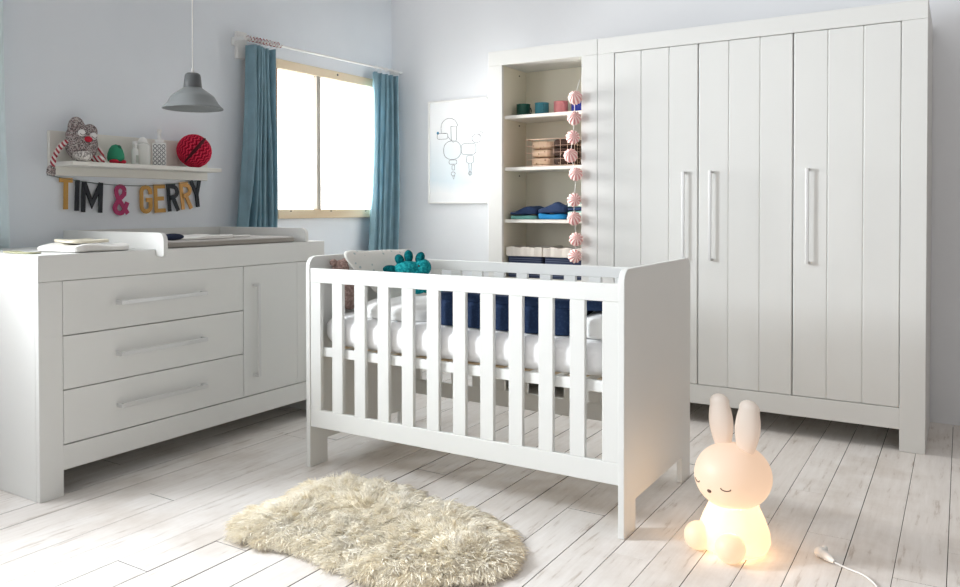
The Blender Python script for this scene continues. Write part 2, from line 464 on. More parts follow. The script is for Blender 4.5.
part('rod', tube(bmesh.new(), [(.105, -1.56, rodz(-1.56)), (.105, -.012, rodz(-.012))], .007, 10), 'white_paint', cr)
part('mounting_block', B(.001, .028, -1.535, -1.458, 2.005, 2.165, bev=.003), 'white_paint', cr)
part('bracket', B(.028, .113, -1.558, -1.546, 2.10, 2.124, bev=.002), 'white_paint', cr)
part('bracket', B(.001, .03, -1.558, -1.53, 2.08, 2.124, bev=.002), 'white_paint', cr)
part('end_bracket', B(.001, .098, -.03, -.012, 2.117, 2.14, bev=.002), 'white_paint', cr)
for y in [-1.52+.046*i for i in range(6)]+[-.32+.058*i for i in range(5)]:
    b = bmesh.new(); zz = rodz(y)
    tube(b, [(.105+.013*math.cos(a), y+.003*math.sin(2*a), zz-.003+.0145*math.sin(a)) for a in np.linspace(0, 2*PI, 12, endpoint=False)], .0024, 6, closed=True)
    part('curtain_ring', b, 'white_paint', cr)
# swags of knotted cord round the rail above the left curtain
b = bmesh.new()
pts = []
for i in range(90):
    t = i/89; y = -1.53+.27*t; a = t*2*PI*11
    pts.append((.105+.014*math.cos(a), y, rodz(y)+.004+.016*math.sin(a)))
tube(b, pts, .003, 5); part('wound_cord', b, 'stripe_red', cr)
pc = thing('curtain', 'pale blue curtain at the far left edge of the photo', 'curtain', (.07, -3.1, .95))
o = part('fabric', curtain_bm(-3.32, -2.902, .946, 2.44, .072, 5, .026, (0, 0), 5), 'curtain_pale', pc)
s = o.modifiers.new('thick', 'SOLIDIFY'); s.thickness = .003
r2 = thing('curtain_rail', 'white curtain rail carrying the pale blue curtain', 'curtain rail', (.07, -3.9, 2.45))
part('rod', tube(bmesh.new(), [(.075, -4.8, 2.457), (.075, -2.95, 2.457)], .008, 10), 'white_paint', r2)
part('bracket', B(.001, .07, -3.42, -3.40, 2.445, 2.47, bev=.002), 'white_paint', r2)
part('bracket', B(.001, .07, -4.72, -4.70, 2.445, 2.47, bev=.002), 'white_paint', r2)

# ------------------------------------------------------------------ open shelf cabinet + wardrobe
YF, WT = -.658, 2.057
HB = 1.971
sc_ = thing('shelf_cabinet', 'tall white open shelf cabinet joined to the left of the wardrobe', 'shelf cabinet', (1.575, -.33, 0))
x0, x1 = 1.225, 1.9245
part('side_panel', B(x0, x0+.022, YF+.022, -.006, 0, HB), 'lacquer', sc_)
part('side_panel', B(x1-.022, x1, YF+.022, -.006, 0, HB), 'lacquer', sc_)
YI = -.345
part('back_panel', B(x0+.022, x1-.022, YI, YI+.012, .1, HB), 'lacquer_inner', sc_)
part('stile', B(x0, 1.319, YF, YF+.0215, 0, HB-.0008), 'lacquer', sc_)
part('stile', B(1.8295, x1, YF, YF+.0215, 0, HB-.0008), 'lacquer', sc_)
part('header', B(x0, x1, YF, -.006, HB, WT), 'lacquer', sc_)
part('bottom_rail', B(1.319, 1.8295, YF, YF+.0215, .1, .2), 'lacquer', sc_)
part('inner_lining', B(1.3, 1.318, YF+.022, YI-.001, .2, HB-.001, bev=0), 'lacquer_inner', sc_)
part('inner_lining', B(1.831, 1.849, YF+.022, YI-.001, .2, HB-.001, bev=0), 'lacquer_inner', sc_)
SH = [1.672, 1.363, 1.052, .705, .22]
for z in SH:
    part('shelf', B(1.319, 1.8305, YF+.03, YI-.001, z-.02, z), 'shelf_white', sc_)
for z in (1.935, 1.628, 1.318):
    b = bmesh.new(); tube(b, [(1.318, -.44, z), (1.323, -.44, z)], .004, 8); part('shelf_pin', b, 'dark', sc_)

wd = thing('wardrobe', 'wide white three-door wardrobe with grooved plank doors', 'wardrobe', (2.72, -.33, 0))
x0, x1 = 1.9265, 3.509
D = [2.0228, 2.4827, 2.9432, 3.4059]
part('side_panel', B(x0, x0+.022, YF+.022, -.006, 0, HB), 'lacquer', wd)
part('side_panel', B(x1-.022, x1, YF+.022, -.006, 0, HB), 'lacquer', wd)
part('back_panel', B(x0+.022, x1-.022, -.018, -.008, .1, HB), 'lacquer', wd)
part('stile', B(x0, D[0], YF, YF+.0215, 0, HB-.0008), 'lacquer', wd)
part('stile', B(D[3], x1, YF, YF+.0215, 0, HB-.0008), 'lacquer', wd)
part('header', B(x0, x1, YF, -.006, HB, WT), 'lacquer', wd)
part('bottom_rail', B(D[0], D[3], YF, YF+.0215, .1012, .1985), 'lacquer', wd)
part('base_board', B(x0+.023, x1-.023, YF+.03, -.02, .16, .2), 'lacquer', wd)
def pull(bm, a, b, out, w, axis_w):
    """flat bar handle: bar from a to b, offset by vector out, width w along axis_w"""
    pass
def add_handle_front(parent, x, z0, z1):          # vertical, on a face looking to -Y
    h = bmesh.new(); yb = YF-.040
    box(h, x-.007, x+.007, yb, yb+.010, z0, z1, bev=.0018)
    box(h, x-.007, x+.007, yb+.008, YF+.001, z1-.012, z1, bev=.001)
    box(h, x-.007, x+.007, yb+.008, YF+.001, z0, z0+.012, bev=.001)
    return part('handle', h, 'handle', parent)
HX = [2.415, 2.553, 3.014]
for i in range(3):
    a, b_ = D[i]+.0022, D[i+1]-.0022
    d = bmesh.new(); w = (b_-a)/3
    for k in range(3):
        box(d, a+w*k, a+w*(k+1), YF+.001, YF+.021, .2005, HB-.0022, bev=.0042)
    box(d, a+.004, b_-.004, YF+.006, YF+.022, .205, HB-.006, bev=0)
    dr = part('door', d, 'lacquer', wd)
    add_handle_front(dr, HX[i], .848, 1.309)

# pale pink ball garland on the cabinet edge
pg = thing('ball_garland', 'garland of pale pink paper balls hanging down the open shelves', 'garland', (1.805, -.7, .84))
gp = [(1.812, 1.735), (1.806, 1.622), (1.798, 1.515), (1.785, 1.413), (1.815, 1.309), (1.806, 1.165), (1.806, 1.061), (1.818, .944), (1.810, .850)]
gp = [(x, -.7015, z) for x, z in gp]
tube_pts = spline([(1.822, -.662, 1.84)]+gp, 6)
part('cord', tube(bmesh.new(), tube_pts, .0018, 5), 'cord_white', pg)
def pleated_ball(c, r, npl=16, depth=.08, tilt=0.5):
    bm = bmesh.new(); nu, nv = npl*4, 16
    rot = Matrix.Rotation(tilt, 3, 'Y') @ Matrix.Rotation(1.0, 3, 'X')
    rows = []; lay = bm.loops.layers.color.new('tone')
    for j in range(nv+1):
        th = PI*j/nv; row = []
        for i in range(nu):
            a = 2*PI*i/nu
            s_ = abs(math.sin(a*npl/2))
            rr = r*(1-depth*(1-s_)*math.sin(th)**.5)
            row.append(bm.verts.new(Vector(c)+rot @ Vector((rr*math.sin(th)*math.cos(a), rr*math.sin(th)*math.sin(a), rr*math.cos(th)))))
        rows.append(row)
    for j in range(nv):
        for i in range(nu):
            f = bm.faces.new((rows[j][i], rows[j+1][i], rows[j+1][(i+1) % nu], rows[j][(i+1) % nu]))
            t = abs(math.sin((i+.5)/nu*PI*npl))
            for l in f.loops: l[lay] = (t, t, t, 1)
    return bm
for k, (x, y, z) in enumerate(gp):
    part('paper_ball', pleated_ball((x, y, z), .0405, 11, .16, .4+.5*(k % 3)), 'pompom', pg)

# mugs on the top shelf
def make_mug(x, y, z, mat, label, ang):
    r = thing('mug', label, 'mug', (x, y, z), ang, 'enamel mugs on the top shelf', world=False)
    b = bmesh.new()
    lathe(b, [(0, 0), (.039, 0), (.042, .004), (.042, .075), (.0435, .077), (.0405, .077), (.0395, .006), (0, .005)], 28)
    part('cup', b, mat, r)
    b = bmesh.new()
    tube(b, [(.0405+.024*math.sin(a), 0, .041-.025*math.cos(a)) for a in np.linspace(0, PI, 10)], .0035, 7)
    part('mug_handle', b, mat, r)
for x, m_, l, a in ((1.380, 'mug_green', 'dark green mug, leftmost on the top shelf', 1.2), (1.505, 'mug_teal', 'teal blue mug between the green and pink mugs', -1.0),
                    (1.630, 'mug_pink', 'pink mug on the top shelf', -.9), (1.742, 'mug_blue', 'royal blue mug half hidden by the pink ball garland', 1.0)):
    make_mug(x, -.50, SH[0]+.0005, m_, l, a)

# copper wire basket
wb = thing('wire_basket', 'copper wire basket on the second shelf', 'basket', (1.61, -.49, SH[1]))
z0 = SH[1]+.003; bx0, bx1, by0, by1, zt = 1.452, 1.765, -.605, -.375, SH[1]+.160
b = bmesh.new()
for z in (z0+.002, zt):
    tube(b, [(bx0, by0, z), (bx1, by0, z), (bx1, by1, z), (bx0, by1, z)], .0022, 6, closed=True)
part('rim', b, 'copper', wb)
b = bmesh.new()
n = 7
for i in range(n+1):
    x = bx0+(bx1-bx0)*i/n
    for y in (by0, by1): wire_from(b, (x, y, z0), (x, y, zt), .0011)
for i in range(1, 6):
    y = by0+(by1-by0)*i/6
    for x in (bx0, bx1): wire_from(b, (x, y, z0), (x, y, zt), .0011)
for k in range(1, 4):
    z = z0+(zt-z0)*k/4
    tube(b, [(bx0, by0, z), (bx1, by0, z), (bx1, by1, z), (bx0, by1, z)], .0011, 5, closed=True)
part('wire_mesh', b, 'copper', wb)
def roll_stack(x0, x1, y0, y1, z0, z1, n, seed):
    bm = bmesh.new(); h = (z1-z0)/n
    for k in range(n):
        s = soft_box(x0+random.uniform(0, .006), x1-random.uniform(0, .006), y0, y1, z0+h*k, z0+h*(k+1), 5, 8, .0015, seed+k)
        me = bpy.data.meshes.new('tmp'); s.to_mesh(me); s.free(); bm.from_mesh(me); bpy.data.meshes.remove(me)
    return bm
single('cloth_stack', roll_stack(1.470, 1.608, -.592, -.39, SH[1]+.006, SH[1]+.152, 3, 1), 'pack_beige', 'beige patterned folded cloths in the wire basket', 'cloth')
single('cloth_stack', roll_stack(1.613, 1.752, -.592, -.39, SH[1]+.006, SH[1]+.160, 3, 5), 'pack_brown', 'dark brown patterned folded cloths in the wire basket', 'cloth')

# folded clothes on the third shelf
z = SH[2]+.001
def folded(x0, x1, y0, y1, z0, z1, mat, label, seed, slope=0, peak=None):
    bm = soft_box(x0, x1, y0, y1, z0, z1, 7, 12, .003, seed)
    for v in bm.verts:
        t = (v.co.x-x0)/(x1-x0); h = (v.co.z-z0)/(z1-z0)
        if peak: v.co.z += h*peak[1]*max(0, 1-abs(t-peak[0])/.55)
        v.co.z += slope*t*h
    return single('folded_garment', bm, mat, label, 'folded clothes', smooth=True)
folded(1.335, 1.515, -.605, -.375, z, z+.022, 'mint_plain', 'mint folded garment at the bottom of the left pile', 1)
folded(1.330, 1.512, -.605, -.375, z+.0265, z+.048, 'navy_cloth', 'navy folded garment on top of the mint one, left pile', 2, 0, (.80, .030))
folded(1.522, 1.70, -.605, -.375, z, z+.034, 'blue_bright', 'bright blue folded garment under the navy one', 3)
folded(1.520, 1.702, -.605, -.375, z+.036, z+.062, 'navy_cloth', 'navy folded garment on top of the bright blue one', 4, 0, (.65, .036))
folded(1.712, 1.82, -.605, -.385, z, z+.05, 'mint', 'mint striped folded garment behind the garland, lower one', 6)
folded(1.712, 1.82, -.605, -.385, z+.052, z+.070, 'navy_cloth', 'thin navy folded garment between two striped ones', 7)
folded(1.712, 1.82, -.605, -.385, z+.072, z+.098, 'mint', 'mint striped folded garment on top of the right pile', 8)

# two navy storage baskets with cream liners
def make_basket(x0, x1, label):
    r = thing('storage_basket', label, 'basket', ((x0+x1)/2, -.42, SH[3]), 0, 'lined baskets on the lowest visible shelf')
    zb = SH[3]+.001; bm = bmesh.new()
    box(bm, x0+.006, x1-.006, -.615, -.37, zb, zb+.15, bev=.012, seg=3)
    part('woven_body', bm, 'navy_weave', r, smooth=True)
    bm = bmesh.new(); t = .008; za, zz = zb+.128, zb+.182
    for a in ((x0, x1, -.625, -.617), (x0, x1, -.366, -.358), (x0, x0+t, -.617, -.366), (x1-t, x1, -.617, -.366)):
        box(bm, a[0], a[1], a[2], a[3], za, zz, bev=.003, seg=2)
    bmesh.ops.subdivide_edges(bm, edges=[e for e in bm.edges if e.calc_length() > .1], cuts=9, use_grid_fill=True)
    for v in bm.verts:
        if v.co.z > zz-.01: v.co.z += .004*math.sin(v.co.x*70+v.co.y*20)
        v.co.y += .002*math.sin(v.co.x*90)
    part('folded_liner', bm, 'liner', r)
make_basket(1.328, 1.567, 'navy woven basket with cream liner, the left of the pair')
make_basket(1.573, 1.818, 'navy woven basket with cream liner, right, beside the ball garland')

# ------------------------------------------------------------------ commode with changing unit
MX, MH = .69, .942
my0, my1 = -3.118, -1.5214
a0, b0 = -3.022, -2.1026; dr1 = -1.6175
L = [.8395, .6236, .4118, .199]
cm = thing('commode', 'wide white commode with three drawers and one door', 'commode', (.35, -2.32, 0))
part('side_panel', B(.003, MX-.024, my0, my0+.024, 0, L[0]), 'lacquer', cm)
part('side_panel', B(.003, MX-.024, my1-.024, my1, 0, L[0]), 'lacquer', cm)
part('front_leg', B(MX-.0235, MX, my0, a0, 0, L[0]-.0008), 'lacquer', cm)
part('front_leg', B(MX-.0235, MX, dr1, my1, 0, L[0]-.0008), 'lacquer', cm)
part('top', B(.003, MX, my0, my1, L[0], MH, bev=.002), 'lacquer', cm)
part('bottom_rail', B(MX-.0235, MX, a0, dr1, .1007, L[3]-.0025), 'lacquer', cm)
part('back_panel', B(.005, .015, my0+.025, my1-.025, .1, L[0]), 'lacquer', cm)
part('base_board', B(.03, MX-.03, my0+.025, my1-.025, .14, .195), 'lacquer', cm)
def bar_x(parent, y0, y1, z):       # horizontal bar on a face looking to +X
    h = bmesh.new(); xo = MX+.040
    box(h, xo-.010, xo, y0, y1, z-.009, z+.009, bev=.0018)
    box(h, MX-.001, xo-.008, y0, y0+.012, z-.009, z+.009, bev=.001)
    box(h, MX-.001, xo-.008, y1-.012, y1, z-.009, z+.009, bev=.001)
    part('handle', h, 'handle', parent)
for i in range(3):
    b = B(MX-.021, MX-.0005, a0+.002, b0-.002, L[i+1]+.002, L[i]-.002, bev=.0015)
    d = part('drawer', b, 'lacquer', cm)
    bar_x(d, -2.792, -2.350, [.733, .521, .307][i])
b = bmesh.new()
box(b, MX-.021, MX-.0005, b0+.002, -1.735, L[3]+.002, L[0]-.002, bev=.0015)
box(b, MX-.021, MX-.0005, -1.7345, dr1-.002, L[3]+.002, L[0]-.002, bev=.0015)
d = part('door', b, 'lacquer', cm)
h = bmesh.new(); xo = MX+.040; yh = -2.034
box(h, xo-.010, xo, yh-.009, yh+.009, .292, .748, bev=.0018)
box(h, MX-.001, xo-.008, yh-.009, yh+.009, .292, .304, bev=.001); box(h, MX-.001, xo-.008, yh-.009, yh+.009, .736, .748, bev=.001)
part('handle', h, 'handle', d)

ch = thing('changing_tray', 'white changing tray with raised rim lying on the commode', 'changing tray', (.36, -2.13, MH))
def side_poly(xb, xf, z0, z1, r, hook):
    p = [(xb, z0)]
    if xf < MX: return [(xb, z0), (xf, z0)]+arc(xf-r, z1-r, r, 0, PI/2, 7)+[(xb, z1)]
    p += [(MX+.003, z0), (MX+.003, hook), (xf-.015, hook)] + arc(xf-.012, hook+.012, .012, -PI/2, 0, 3)
    p += arc(xf-r, z1-r, r, 0, PI/2, 7) + [(xb, z1)]
    return p
YA, YB = -2.60, -1.645
for yy, xf_ in ((YA, .745), (YB-.022, .688)):
    part('side_board', prism(bmesh.new(), side_poly(.003, xf_, MH+.0005, 1.015, .035, .912), 'Y', yy, yy+.022, .0015), 'lacquer', ch)
part('rear_board', B(.003, .022, YA+.022, YB-.022, MH+.0005, 1.015), 'lacquer', ch)
mt = thing('changing_pad', 'grey changing pad inside the changing tray', 'changing pad', (.36, -2.13, MH))
bm = bmesh.new()
part('pad_edge', soft_box(.048, .675, YA+.03, YB-.055, MH+.001, MH+.026, 14, 12), 'mat_edge', mt)
part('pad_cover', soft_box(.052, .668, YA+.036, YB-.06, MH+.012, MH+.031, 14, 12), 'mat_grey', mt)
z = MH+.032
def cloth_sheet(x0, x1, y0, y1, z0, h, seed, mat, name, label, cat, rot=0, n=18):
    rs = random.Random(seed); ph = [rs.uniform(0, 6) for _ in range(6)]
    bm = soft_box(x0, x1, y0, y1, z0, z0+h, 8, n)
    cx, cy = (x0+x1)/2, (y0+y1)/2
    for v in bm.verts:
        t = (v.co.z-z0)/h
        w = .5+.25*math.sin(v.co.x*31+ph[0]+v.co.y*9)+.25*math.sin(v.co.y*27+ph[1])
        v.co.z = z0+t*h*(.45+.55*w)
        v.co.x += .008*math.sin(v.co.y*26+ph[2]); v.co.y += .008*math.sin(v.co.x*30+ph[3])
        dx, dy = v.co.x-cx, v.co.y-cy
        v.co.x, v.co.y = cx+dx*math.cos(rot)-dy*math.sin(rot), cy+dx*math.sin(rot)+dy*math.cos(rot)
    return single(name, bm, mat, label, cat, smooth=True)
cloth_sheet(.36, .63, -2.38, -2.08, z, .020, 4, 'cloth_white', 'baby_shirt', 'small white baby shirt laid flat on the changing pad', 'clothes', .2)
cloth_sheet(.34, .56, -2.04, -1.92, z, .012, 9, 'cloth_white', 'bib', 'thin white cloth at the far end of the changing pad', 'cloth', -.1)
def sock(cx, cy, rot, label):
    b = bmesh.new(); R = Matrix.Rotation(rot, 3, 'Z')
    ell(b, Vector((cx, cy, z+.016)), (.052, .024, .016), 3, R); ell(b, Vector((cx, cy, z+.014))+R @ Vector((-.042, .024, 0)), (.022, .034, .014), 3, R)
    o = single('sock', b, 'dark_navy_cloth', label, 'sock', smooth=True); remesh(o, .004, 4)
sock(.60, -2.44, 1.2, 'small navy sock on the near end of the changing pad')
# cloths on the commode
z = MH+.0015
cloth_sheet(.38, .665, -2.965, -2.69, z, .034, 21, 'cloth_white', 'muslin_cloth', 'folded white muslin cloth on the left end of the commode', 'cloth', .05)
cloth_sheet(.40, .60, -2.90, -2.75, z+.033, .018, 25, 'cloth_cream', 'muslin_cloth', 'cream folded muslin cloth lying on top of the white one', 'cloth', -.1)
cloth_sheet(.40, .60, -3.105, -3.055, z, .008, 33, 'cloth_olive', 'washcloth', 'thin olive cloth peeping out left of the white muslin', 'cloth', .0)

# ------------------------------------------------------------------ wall shelf and its things
ws = thing('wall_shelf', 'white wall shelf with a back board above the commode', 'shelf', (.1, -2.25, 1.27))
part('back_board', B(.001, .022, -2.675, -1.752, 1.277, 1.487, bev=.002), 'shelf_white', ws)
part('shelf_board', B(.022, .20, -2.732+.06, -1.804, 1.318, 1.338, bev=.002), 'shelf_white', ws)
ws.children[1].data.name = 'shelf_board'
SZ = 1.3385
# knitted monster doll
kd = thing('knitted_doll', 'grey speckled knitted monster doll sitting at the left of the wall shelf', 'doll', (.12, -2.54, SZ))
b = bmesh.new()
ell(b, (.105, -2.574, 1.42), (.056, .078, .080)); ell(b, (.10, -2.572, 1.462), (.05, .076, .058))
ell(b, (.10, -2.598, 1.503), (.030, .040, .052), 3, Matrix.Rotation(-.05, 3, 'X')); ell(b, (.10, -2.528, 1.488), (.03, .036, .038), 3, Matrix.Rotation(.15, 3, 'X'))
o = part('body', b, 'melange', kd); remesh(o, .006, 5)
b = bmesh.new(); tube(b, spline([(.12, -2.61, 1.372), (.15, -2.608, 1.366), (.178, -2.602, 1.364)], 5), .024, 12)
ell(b, (.178, -2.602, 1.3645), (.024, .030, .025)); part('leg', b, 'melange_light', kd, smooth=True)
b = bmesh.new(); tube(b, spline([(.12, -2.540, 1.362), (.14, -2.53, 1.358), (.155, -2.520, 1.356)], 5), .015, 12)
ell(b, (.157, -2.518, 1.356), (.016, .020, .017)); part('leg', b, 'stripe_red', kd, smooth=True)
b = bmesh.new(); tube(b, spline([(.105, -2.650, 1.432), (.115, -2.69, 1.40), (.12, -2.718, 1.355), (.125, -2.732, 1.31)], 6), .012, 10)
part('arm', b, 'stripe_red', kd)
b = bmesh.new(); ell(b, (.126, -2.737, 1.297), (.015, .020, .022)); ell(b, (.126, -2.748, 1.284), (.011, .011, .013)); ell(b, (.126, -2.728, 1.281), (.011, .011, .013)); part('hand', b, 'melange', kd, smooth=True)
b = bmesh.new(); tube(b, spline([(.12, -2.508, 1.412), (.135, -2.498, 1.395), (.14, -2.490, 1.368)], 6), .010, 10)
ell(b, (.14, -2.488, 1.3555), (.014, .014, .0165)); part('arm', b, 'stripe_red', kd, smooth=True)
for yy, zz in ((-2.602, 1.474), (-2.542, 1.463)):
    b = bmesh.new(); ell(b, (.150, yy, zz), (.008, .019, .017), 3); e = part('eye', b, 'felt_white', kd)
    b = bmesh.new(); tube(b, [(.159, yy+.012*math.cos(t), zz-.002-.008*math.sin(t)) for t in np.linspace(0, PI, 7)], .0014, 5); part('eyelid_stitch', b, 'dark', e)
b = bmesh.new(); ell(b, (.158, -2.574, 1.446), (.010, .020, .014), 3); part('nose', b, 'felt_red', kd)
kd.location.y += .008
# small felt gnome
gn = thing('felt_gnome', 'small green felt gnome with red feet on the wall shelf', 'toy', (.11, -2.385, SZ))
b = bmesh.new(); lathe(b, [(0, .014), (.036, .014), (.040, .03), (.0385, .05), (.031, .074), (.019, .091), (0, .098)], 24, (.11, -2.390, SZ))
part('hood', b, 'green_felt', gn)
b = bmesh.new(); ell(b, (.128, -2.385, SZ+.076), (.012, .013, .018), 3); part('hood_tip', b, 'green_dark', gn, smooth=True)
for dy in (-.02, .02):
    b = bmesh.new(); ell(b, (.125, -2.390+dy, SZ+.012), (.026, .021, .012), 3); part('foot', b, 'felt_red', gn, smooth=True)
# bottles
def bottle(x, y, prof, mat, label, extra=None):
    r = thing('bottle', label, 'bottle', (x, y, SZ), 0, 'care bottles on the wall shelf', world=False)
    part('flask', lathe(bmesh.new(), prof, 24), mat, r)
    return r
t = bottle(.10, -2.276, [(0, 0), (.016, 0), (.017, .003), (.017, .078), (.011, .086), (.011, .09), (0, .09)], 'bottle', 'slim white bottle with a small grey label on the wall shelf')
part('cap', lathe(bmesh.new(), [(0, .09), (.012, .09), (.012, .122), (0, .122)], 20), 'white_paint', t)
part('sticker', B(.0165, .0185, -.006, .008, .012, .05, bev=0), 'bottle_label', t)
t = bottle(.09, -2.222, [(0, 0), (.034, 0), (.036, .004), (.036, .10), (.028, .112), (.020, .116), (0, .116)], 'bottle_clear', 'broad milky bottle with a domed cap on the wall shelf')
part('cap', lathe(bmesh.new(), [(0, .116), (.022, .116), (.024, .12), (.018, .136), (.008, .146), (0, .148)], 20), 'white_paint', t)
pb = thing('pump_bottle', 'white square pump bottle with rows of small grey rings on the wall shelf', 'bottle', (.10, -2.131, SZ), math.radians(-37), world=False)
part('flask', B(-.034, .034, -.034, .034, 0, .120, bev=.004, seg=2), 'white_paint', pb)
b = bmesh.new()
for i in range(5):
    for j in range(3):
        cz = .017+i*.0215; cy = (j-1)*.0205
        tube(b, [(.0342, cy+.0078*math.cos(t), cz+.0088*math.sin(t)) for t in np.linspace(0, 2*PI, 14, endpoint=False)], .0017, 4, closed=True)
part('ring_print', b, 'ink', pb)
b = bmesh.new(); lathe(b, [(0, .118), (.022, .118), (.022, .142), (.010, .145), (.008, .176), (.012, .178), (.012, .192), (0, .194)], 20, (0, 0, 0))
box(b, -.004, .036, -.005, .005, .182, .191, bev=.002)
part('pump', b, 'white_paint', pb)
# honeycomb ball
hb = thing('honeycomb_ball', 'red honeycomb paper ball at the right of the wall shelf', 'paper ball', (.112, -1.918, SZ))
def honeycomb(c, r):
    bm = bmesh.new(); nu, nv = 72*2, 40
    ax = Vector((.55, .55, .62)).normalized()
    q = Vector((0, 0, 1)).rotation_difference(Vector((.2, .62, .75)).normalized()).to_matrix()
    rows = []; lay = bm.loops.layers.color.new('tone')
    for j in range(nv+1):
        th = PI*j/nv; row = []
        for i in range(nu):
            a = 2*PI*i/nu
            ridge = abs(math.sin(a*12+.9*math.sin(th*16)))
            rr = r*(.90+.10*ridge*math.sin(th)**.5)
            row.append(bm.verts.new(Vector(c)+q @ Vector((rr*math.sin(th)*math.cos(a), rr*math.sin(th)*math.sin(a), rr*math.cos(th)))))
        rows.append(row)
    for j in range(nv):
        for i in range(nu):
            f = bm.faces.new((rows[j][i], rows[j+1][i], rows[j+1][(i+1) % nu], rows[j][(i+1) % nu]))
            a = 2*PI*(i+.5)/nu; th = PI*(j+.5)/nv; t = abs(math.sin(a*12+.9*math.sin(th*16)))
            for l in f.loops: l[lay] = (t, t, t, 1)
    return bm
part('paper_cells', honeycomb((.112, -1.918, SZ+.093), .093), 'red_paper', hb)
q = Vector((0, 0, 1)).rotation_difference(Vector((.2, .62, .75)).normalized()).to_matrix()
b = bmesh.new(); taper_ = []
pts = [Vector((.112, -1.918, SZ+.093))+q @ Vector((.0885*math.sin(th)*math.cos(-.55), .0885*math.sin(th)*math.sin(-.55), .0885*math.cos(th))) for th in np.linspace(.25, PI-.25, 20)]
tube(b, pts, .006, 6, taper=[.003+.008*math.sin(PI*i/19) for i in range(20)]); part('joint_seam', b, simple('dark_red_paper', (.07, .004, .01), .9), hb)

# ------------------------------------------------------------------ letter banner
def ribbon(bm, pts, w, x0, x1, closed=False):
    """flat stroke with mitred joints in the (y,z) plane, extruded from x0 to x1"""
    P = [Vector((p[0], p[1])) for p in pts]; n = len(P); Ls, Rs = [], []
    for i in range(n):
        if closed: a, b_, c = P[i-1], P[i], P[(i+1) % n]
        else: a, b_, c = P[max(i-1, 0)], P[i], P[min(i+1, n-1)]
        d1 = (b_-a) if (b_-a).length > 1e-9 else (c-b_); d2 = (c-b_) if (c-b_).length > 1e-9 else d1
        d1.normalize(); d2.normalize()
        n1 = Vector((-d1.y, d1.x)); n2 = Vector((-d2.y, d2.x)); m = (n1+n2)
        m = n1 if m.length < 1e-6 else m.normalized()
        k = w/2/max(.45, m.dot(n1))
        Ls.append(b_+m*k); Rs.append(b_-m*k)
    fr = [[bm.verts.new((x1, p.x, p.y)) for p in S] for S in (Ls, Rs)]
    bk = [[bm.verts.new((x0, p.x, p.y)) for p in S] for S in (Ls, Rs)]
    for i in range(n if closed else n-1):
        j = (i+1) % n
        bm.faces.new((fr[0][i], fr[1][i], fr[1][j], fr[0][j]))
        bm.faces.new((bk[0][i], bk[0][j], bk[1][j], bk[1][i]))
        bm.faces.new((fr[0][i], fr[0][j], bk[0][j], bk[0][i]))
        bm.faces.new((fr[1][i], bk[1][i], bk[1][j], fr[1][j]))
    if not closed:
        for i in (0, n-1): bm.faces.new((fr[0][i], bk[0][i], bk[1][i], fr[1][i]))
def glyph(chr_, y, z, w, h, s, rot=0, x=.012):
    """strokes of one condensed capital; y,z = top left"""
    bm = bmesh.new(); hw = s/2
    l, r, t, b_ = hw, w-hw, -hw, -h+hw; m = -h*.5
    S = []
    if chr_ == 'T': S = [[(0, t), (w, t)], [(w/2, -s*.9), (w/2, -h)]]
    if chr_ == 'I': S = [[(w/2, 0), (w/2, -h)]]
    if chr_ == 'M': S = [[(l, -h), (l, 0)], [(r, 0), (r, -h)], [(l, -.02*h), (w/2, -h*.72), (r, -.02*h)]]
    if chr_ == 'E': S = [[(w, t), (l, t), (l, b_), (w, b_)], [(l, m), (w*.86, m)]]
    if chr_ == 'G':
        R_ = r-w/2
        S = [[(r, -h*.33)]+[(r, t-R_)]+arc(w/2, t-R_, R_, 0, PI, 8)+[(l, b_+R_)]+arc(w/2, b_+R_, R_, PI, 2*PI, 8)+[(r, -h*.52), (w*.5, -h*.52)]]
    if chr_ == 'R':
        R_ = (m-s*.2-t)/-2
        S = [[(l, -h), (l, t), (w*.55, t)]+arc(r-R_*.8, t-R_, R_*.8+0, PI/2, -PI/2, 8)+[(l, t-2*R_)], [(w*.5, t-2*R_), (r*.98, -h)]]
    if chr_ == 'Y': S = [[(l*.9, 0), (w/2, -h*.55)], [(r+.1*l, 0), (w/2, -h*.55)], [(w/2, -h*.50), (w/2, -h)]]
    if chr_ == '&':
        S = [[(w*.98, -h*.985), (w*.30, -h*.46), (w*.20, -h*.30)]+arc(w*.47, -h*.22, w*.29, PI*1.1, 0, 8),
             [(w*.76, -h*.22), (w*.73, -h*.33), (w*.30, -h*.56), (l, -h*.70)]+arc(w*.44, -h*.78, w*.36, PI, 1.62*PI, 6)+[(w*.80, -h*.80), (w*.95, -h*.60)]]
    for i, st in enumerate(S): ribbon(bm, st, s, x-.0009*i, x+.004+.0009*i)
    R = Matrix.Rotation(rot, 3, 'X')
    for v in bm.verts:
        p = R @ Vector((0, v.co.y-w/2, v.co.z)); v.co = (v.co.x, y+w/2+p.y, z+p.z)
    return bm
bn = thing('letter_banner', 'string banner of coloured capital letters under the wall shelf', 'banner', (.014, -2.22, 1.12))
def strz(y):
    t = (y+2.68)/(.91)
    return 1.277+(.008)*t-.046*4*t*(1-t)*.95
pts = [(.0145, y, strz(y)) for y in np.linspace(-2.685, -1.765, 30)]
part('string', tube(bmesh.new(), pts, .0022, 6), 'string', bn)
LET = [('T', -2.629, .067, 'gold_card', -.02), ('I', -2.548, .024, 'black_card', -.04), ('M', -2.513, .112, 'black_card', -.04), ('&', -2.342, .082, 'pink_card', 0),
       ('G', -2.192, .076, 'gold_card', .02), ('E', -2.106, .070, 'gold_card', .04), ('R', -2.026, .078, 'black_card', .08), ('R', -1.942, .078, 'gold_card2', .10), ('Y', -1.872, .078, 'black_card', .12)]
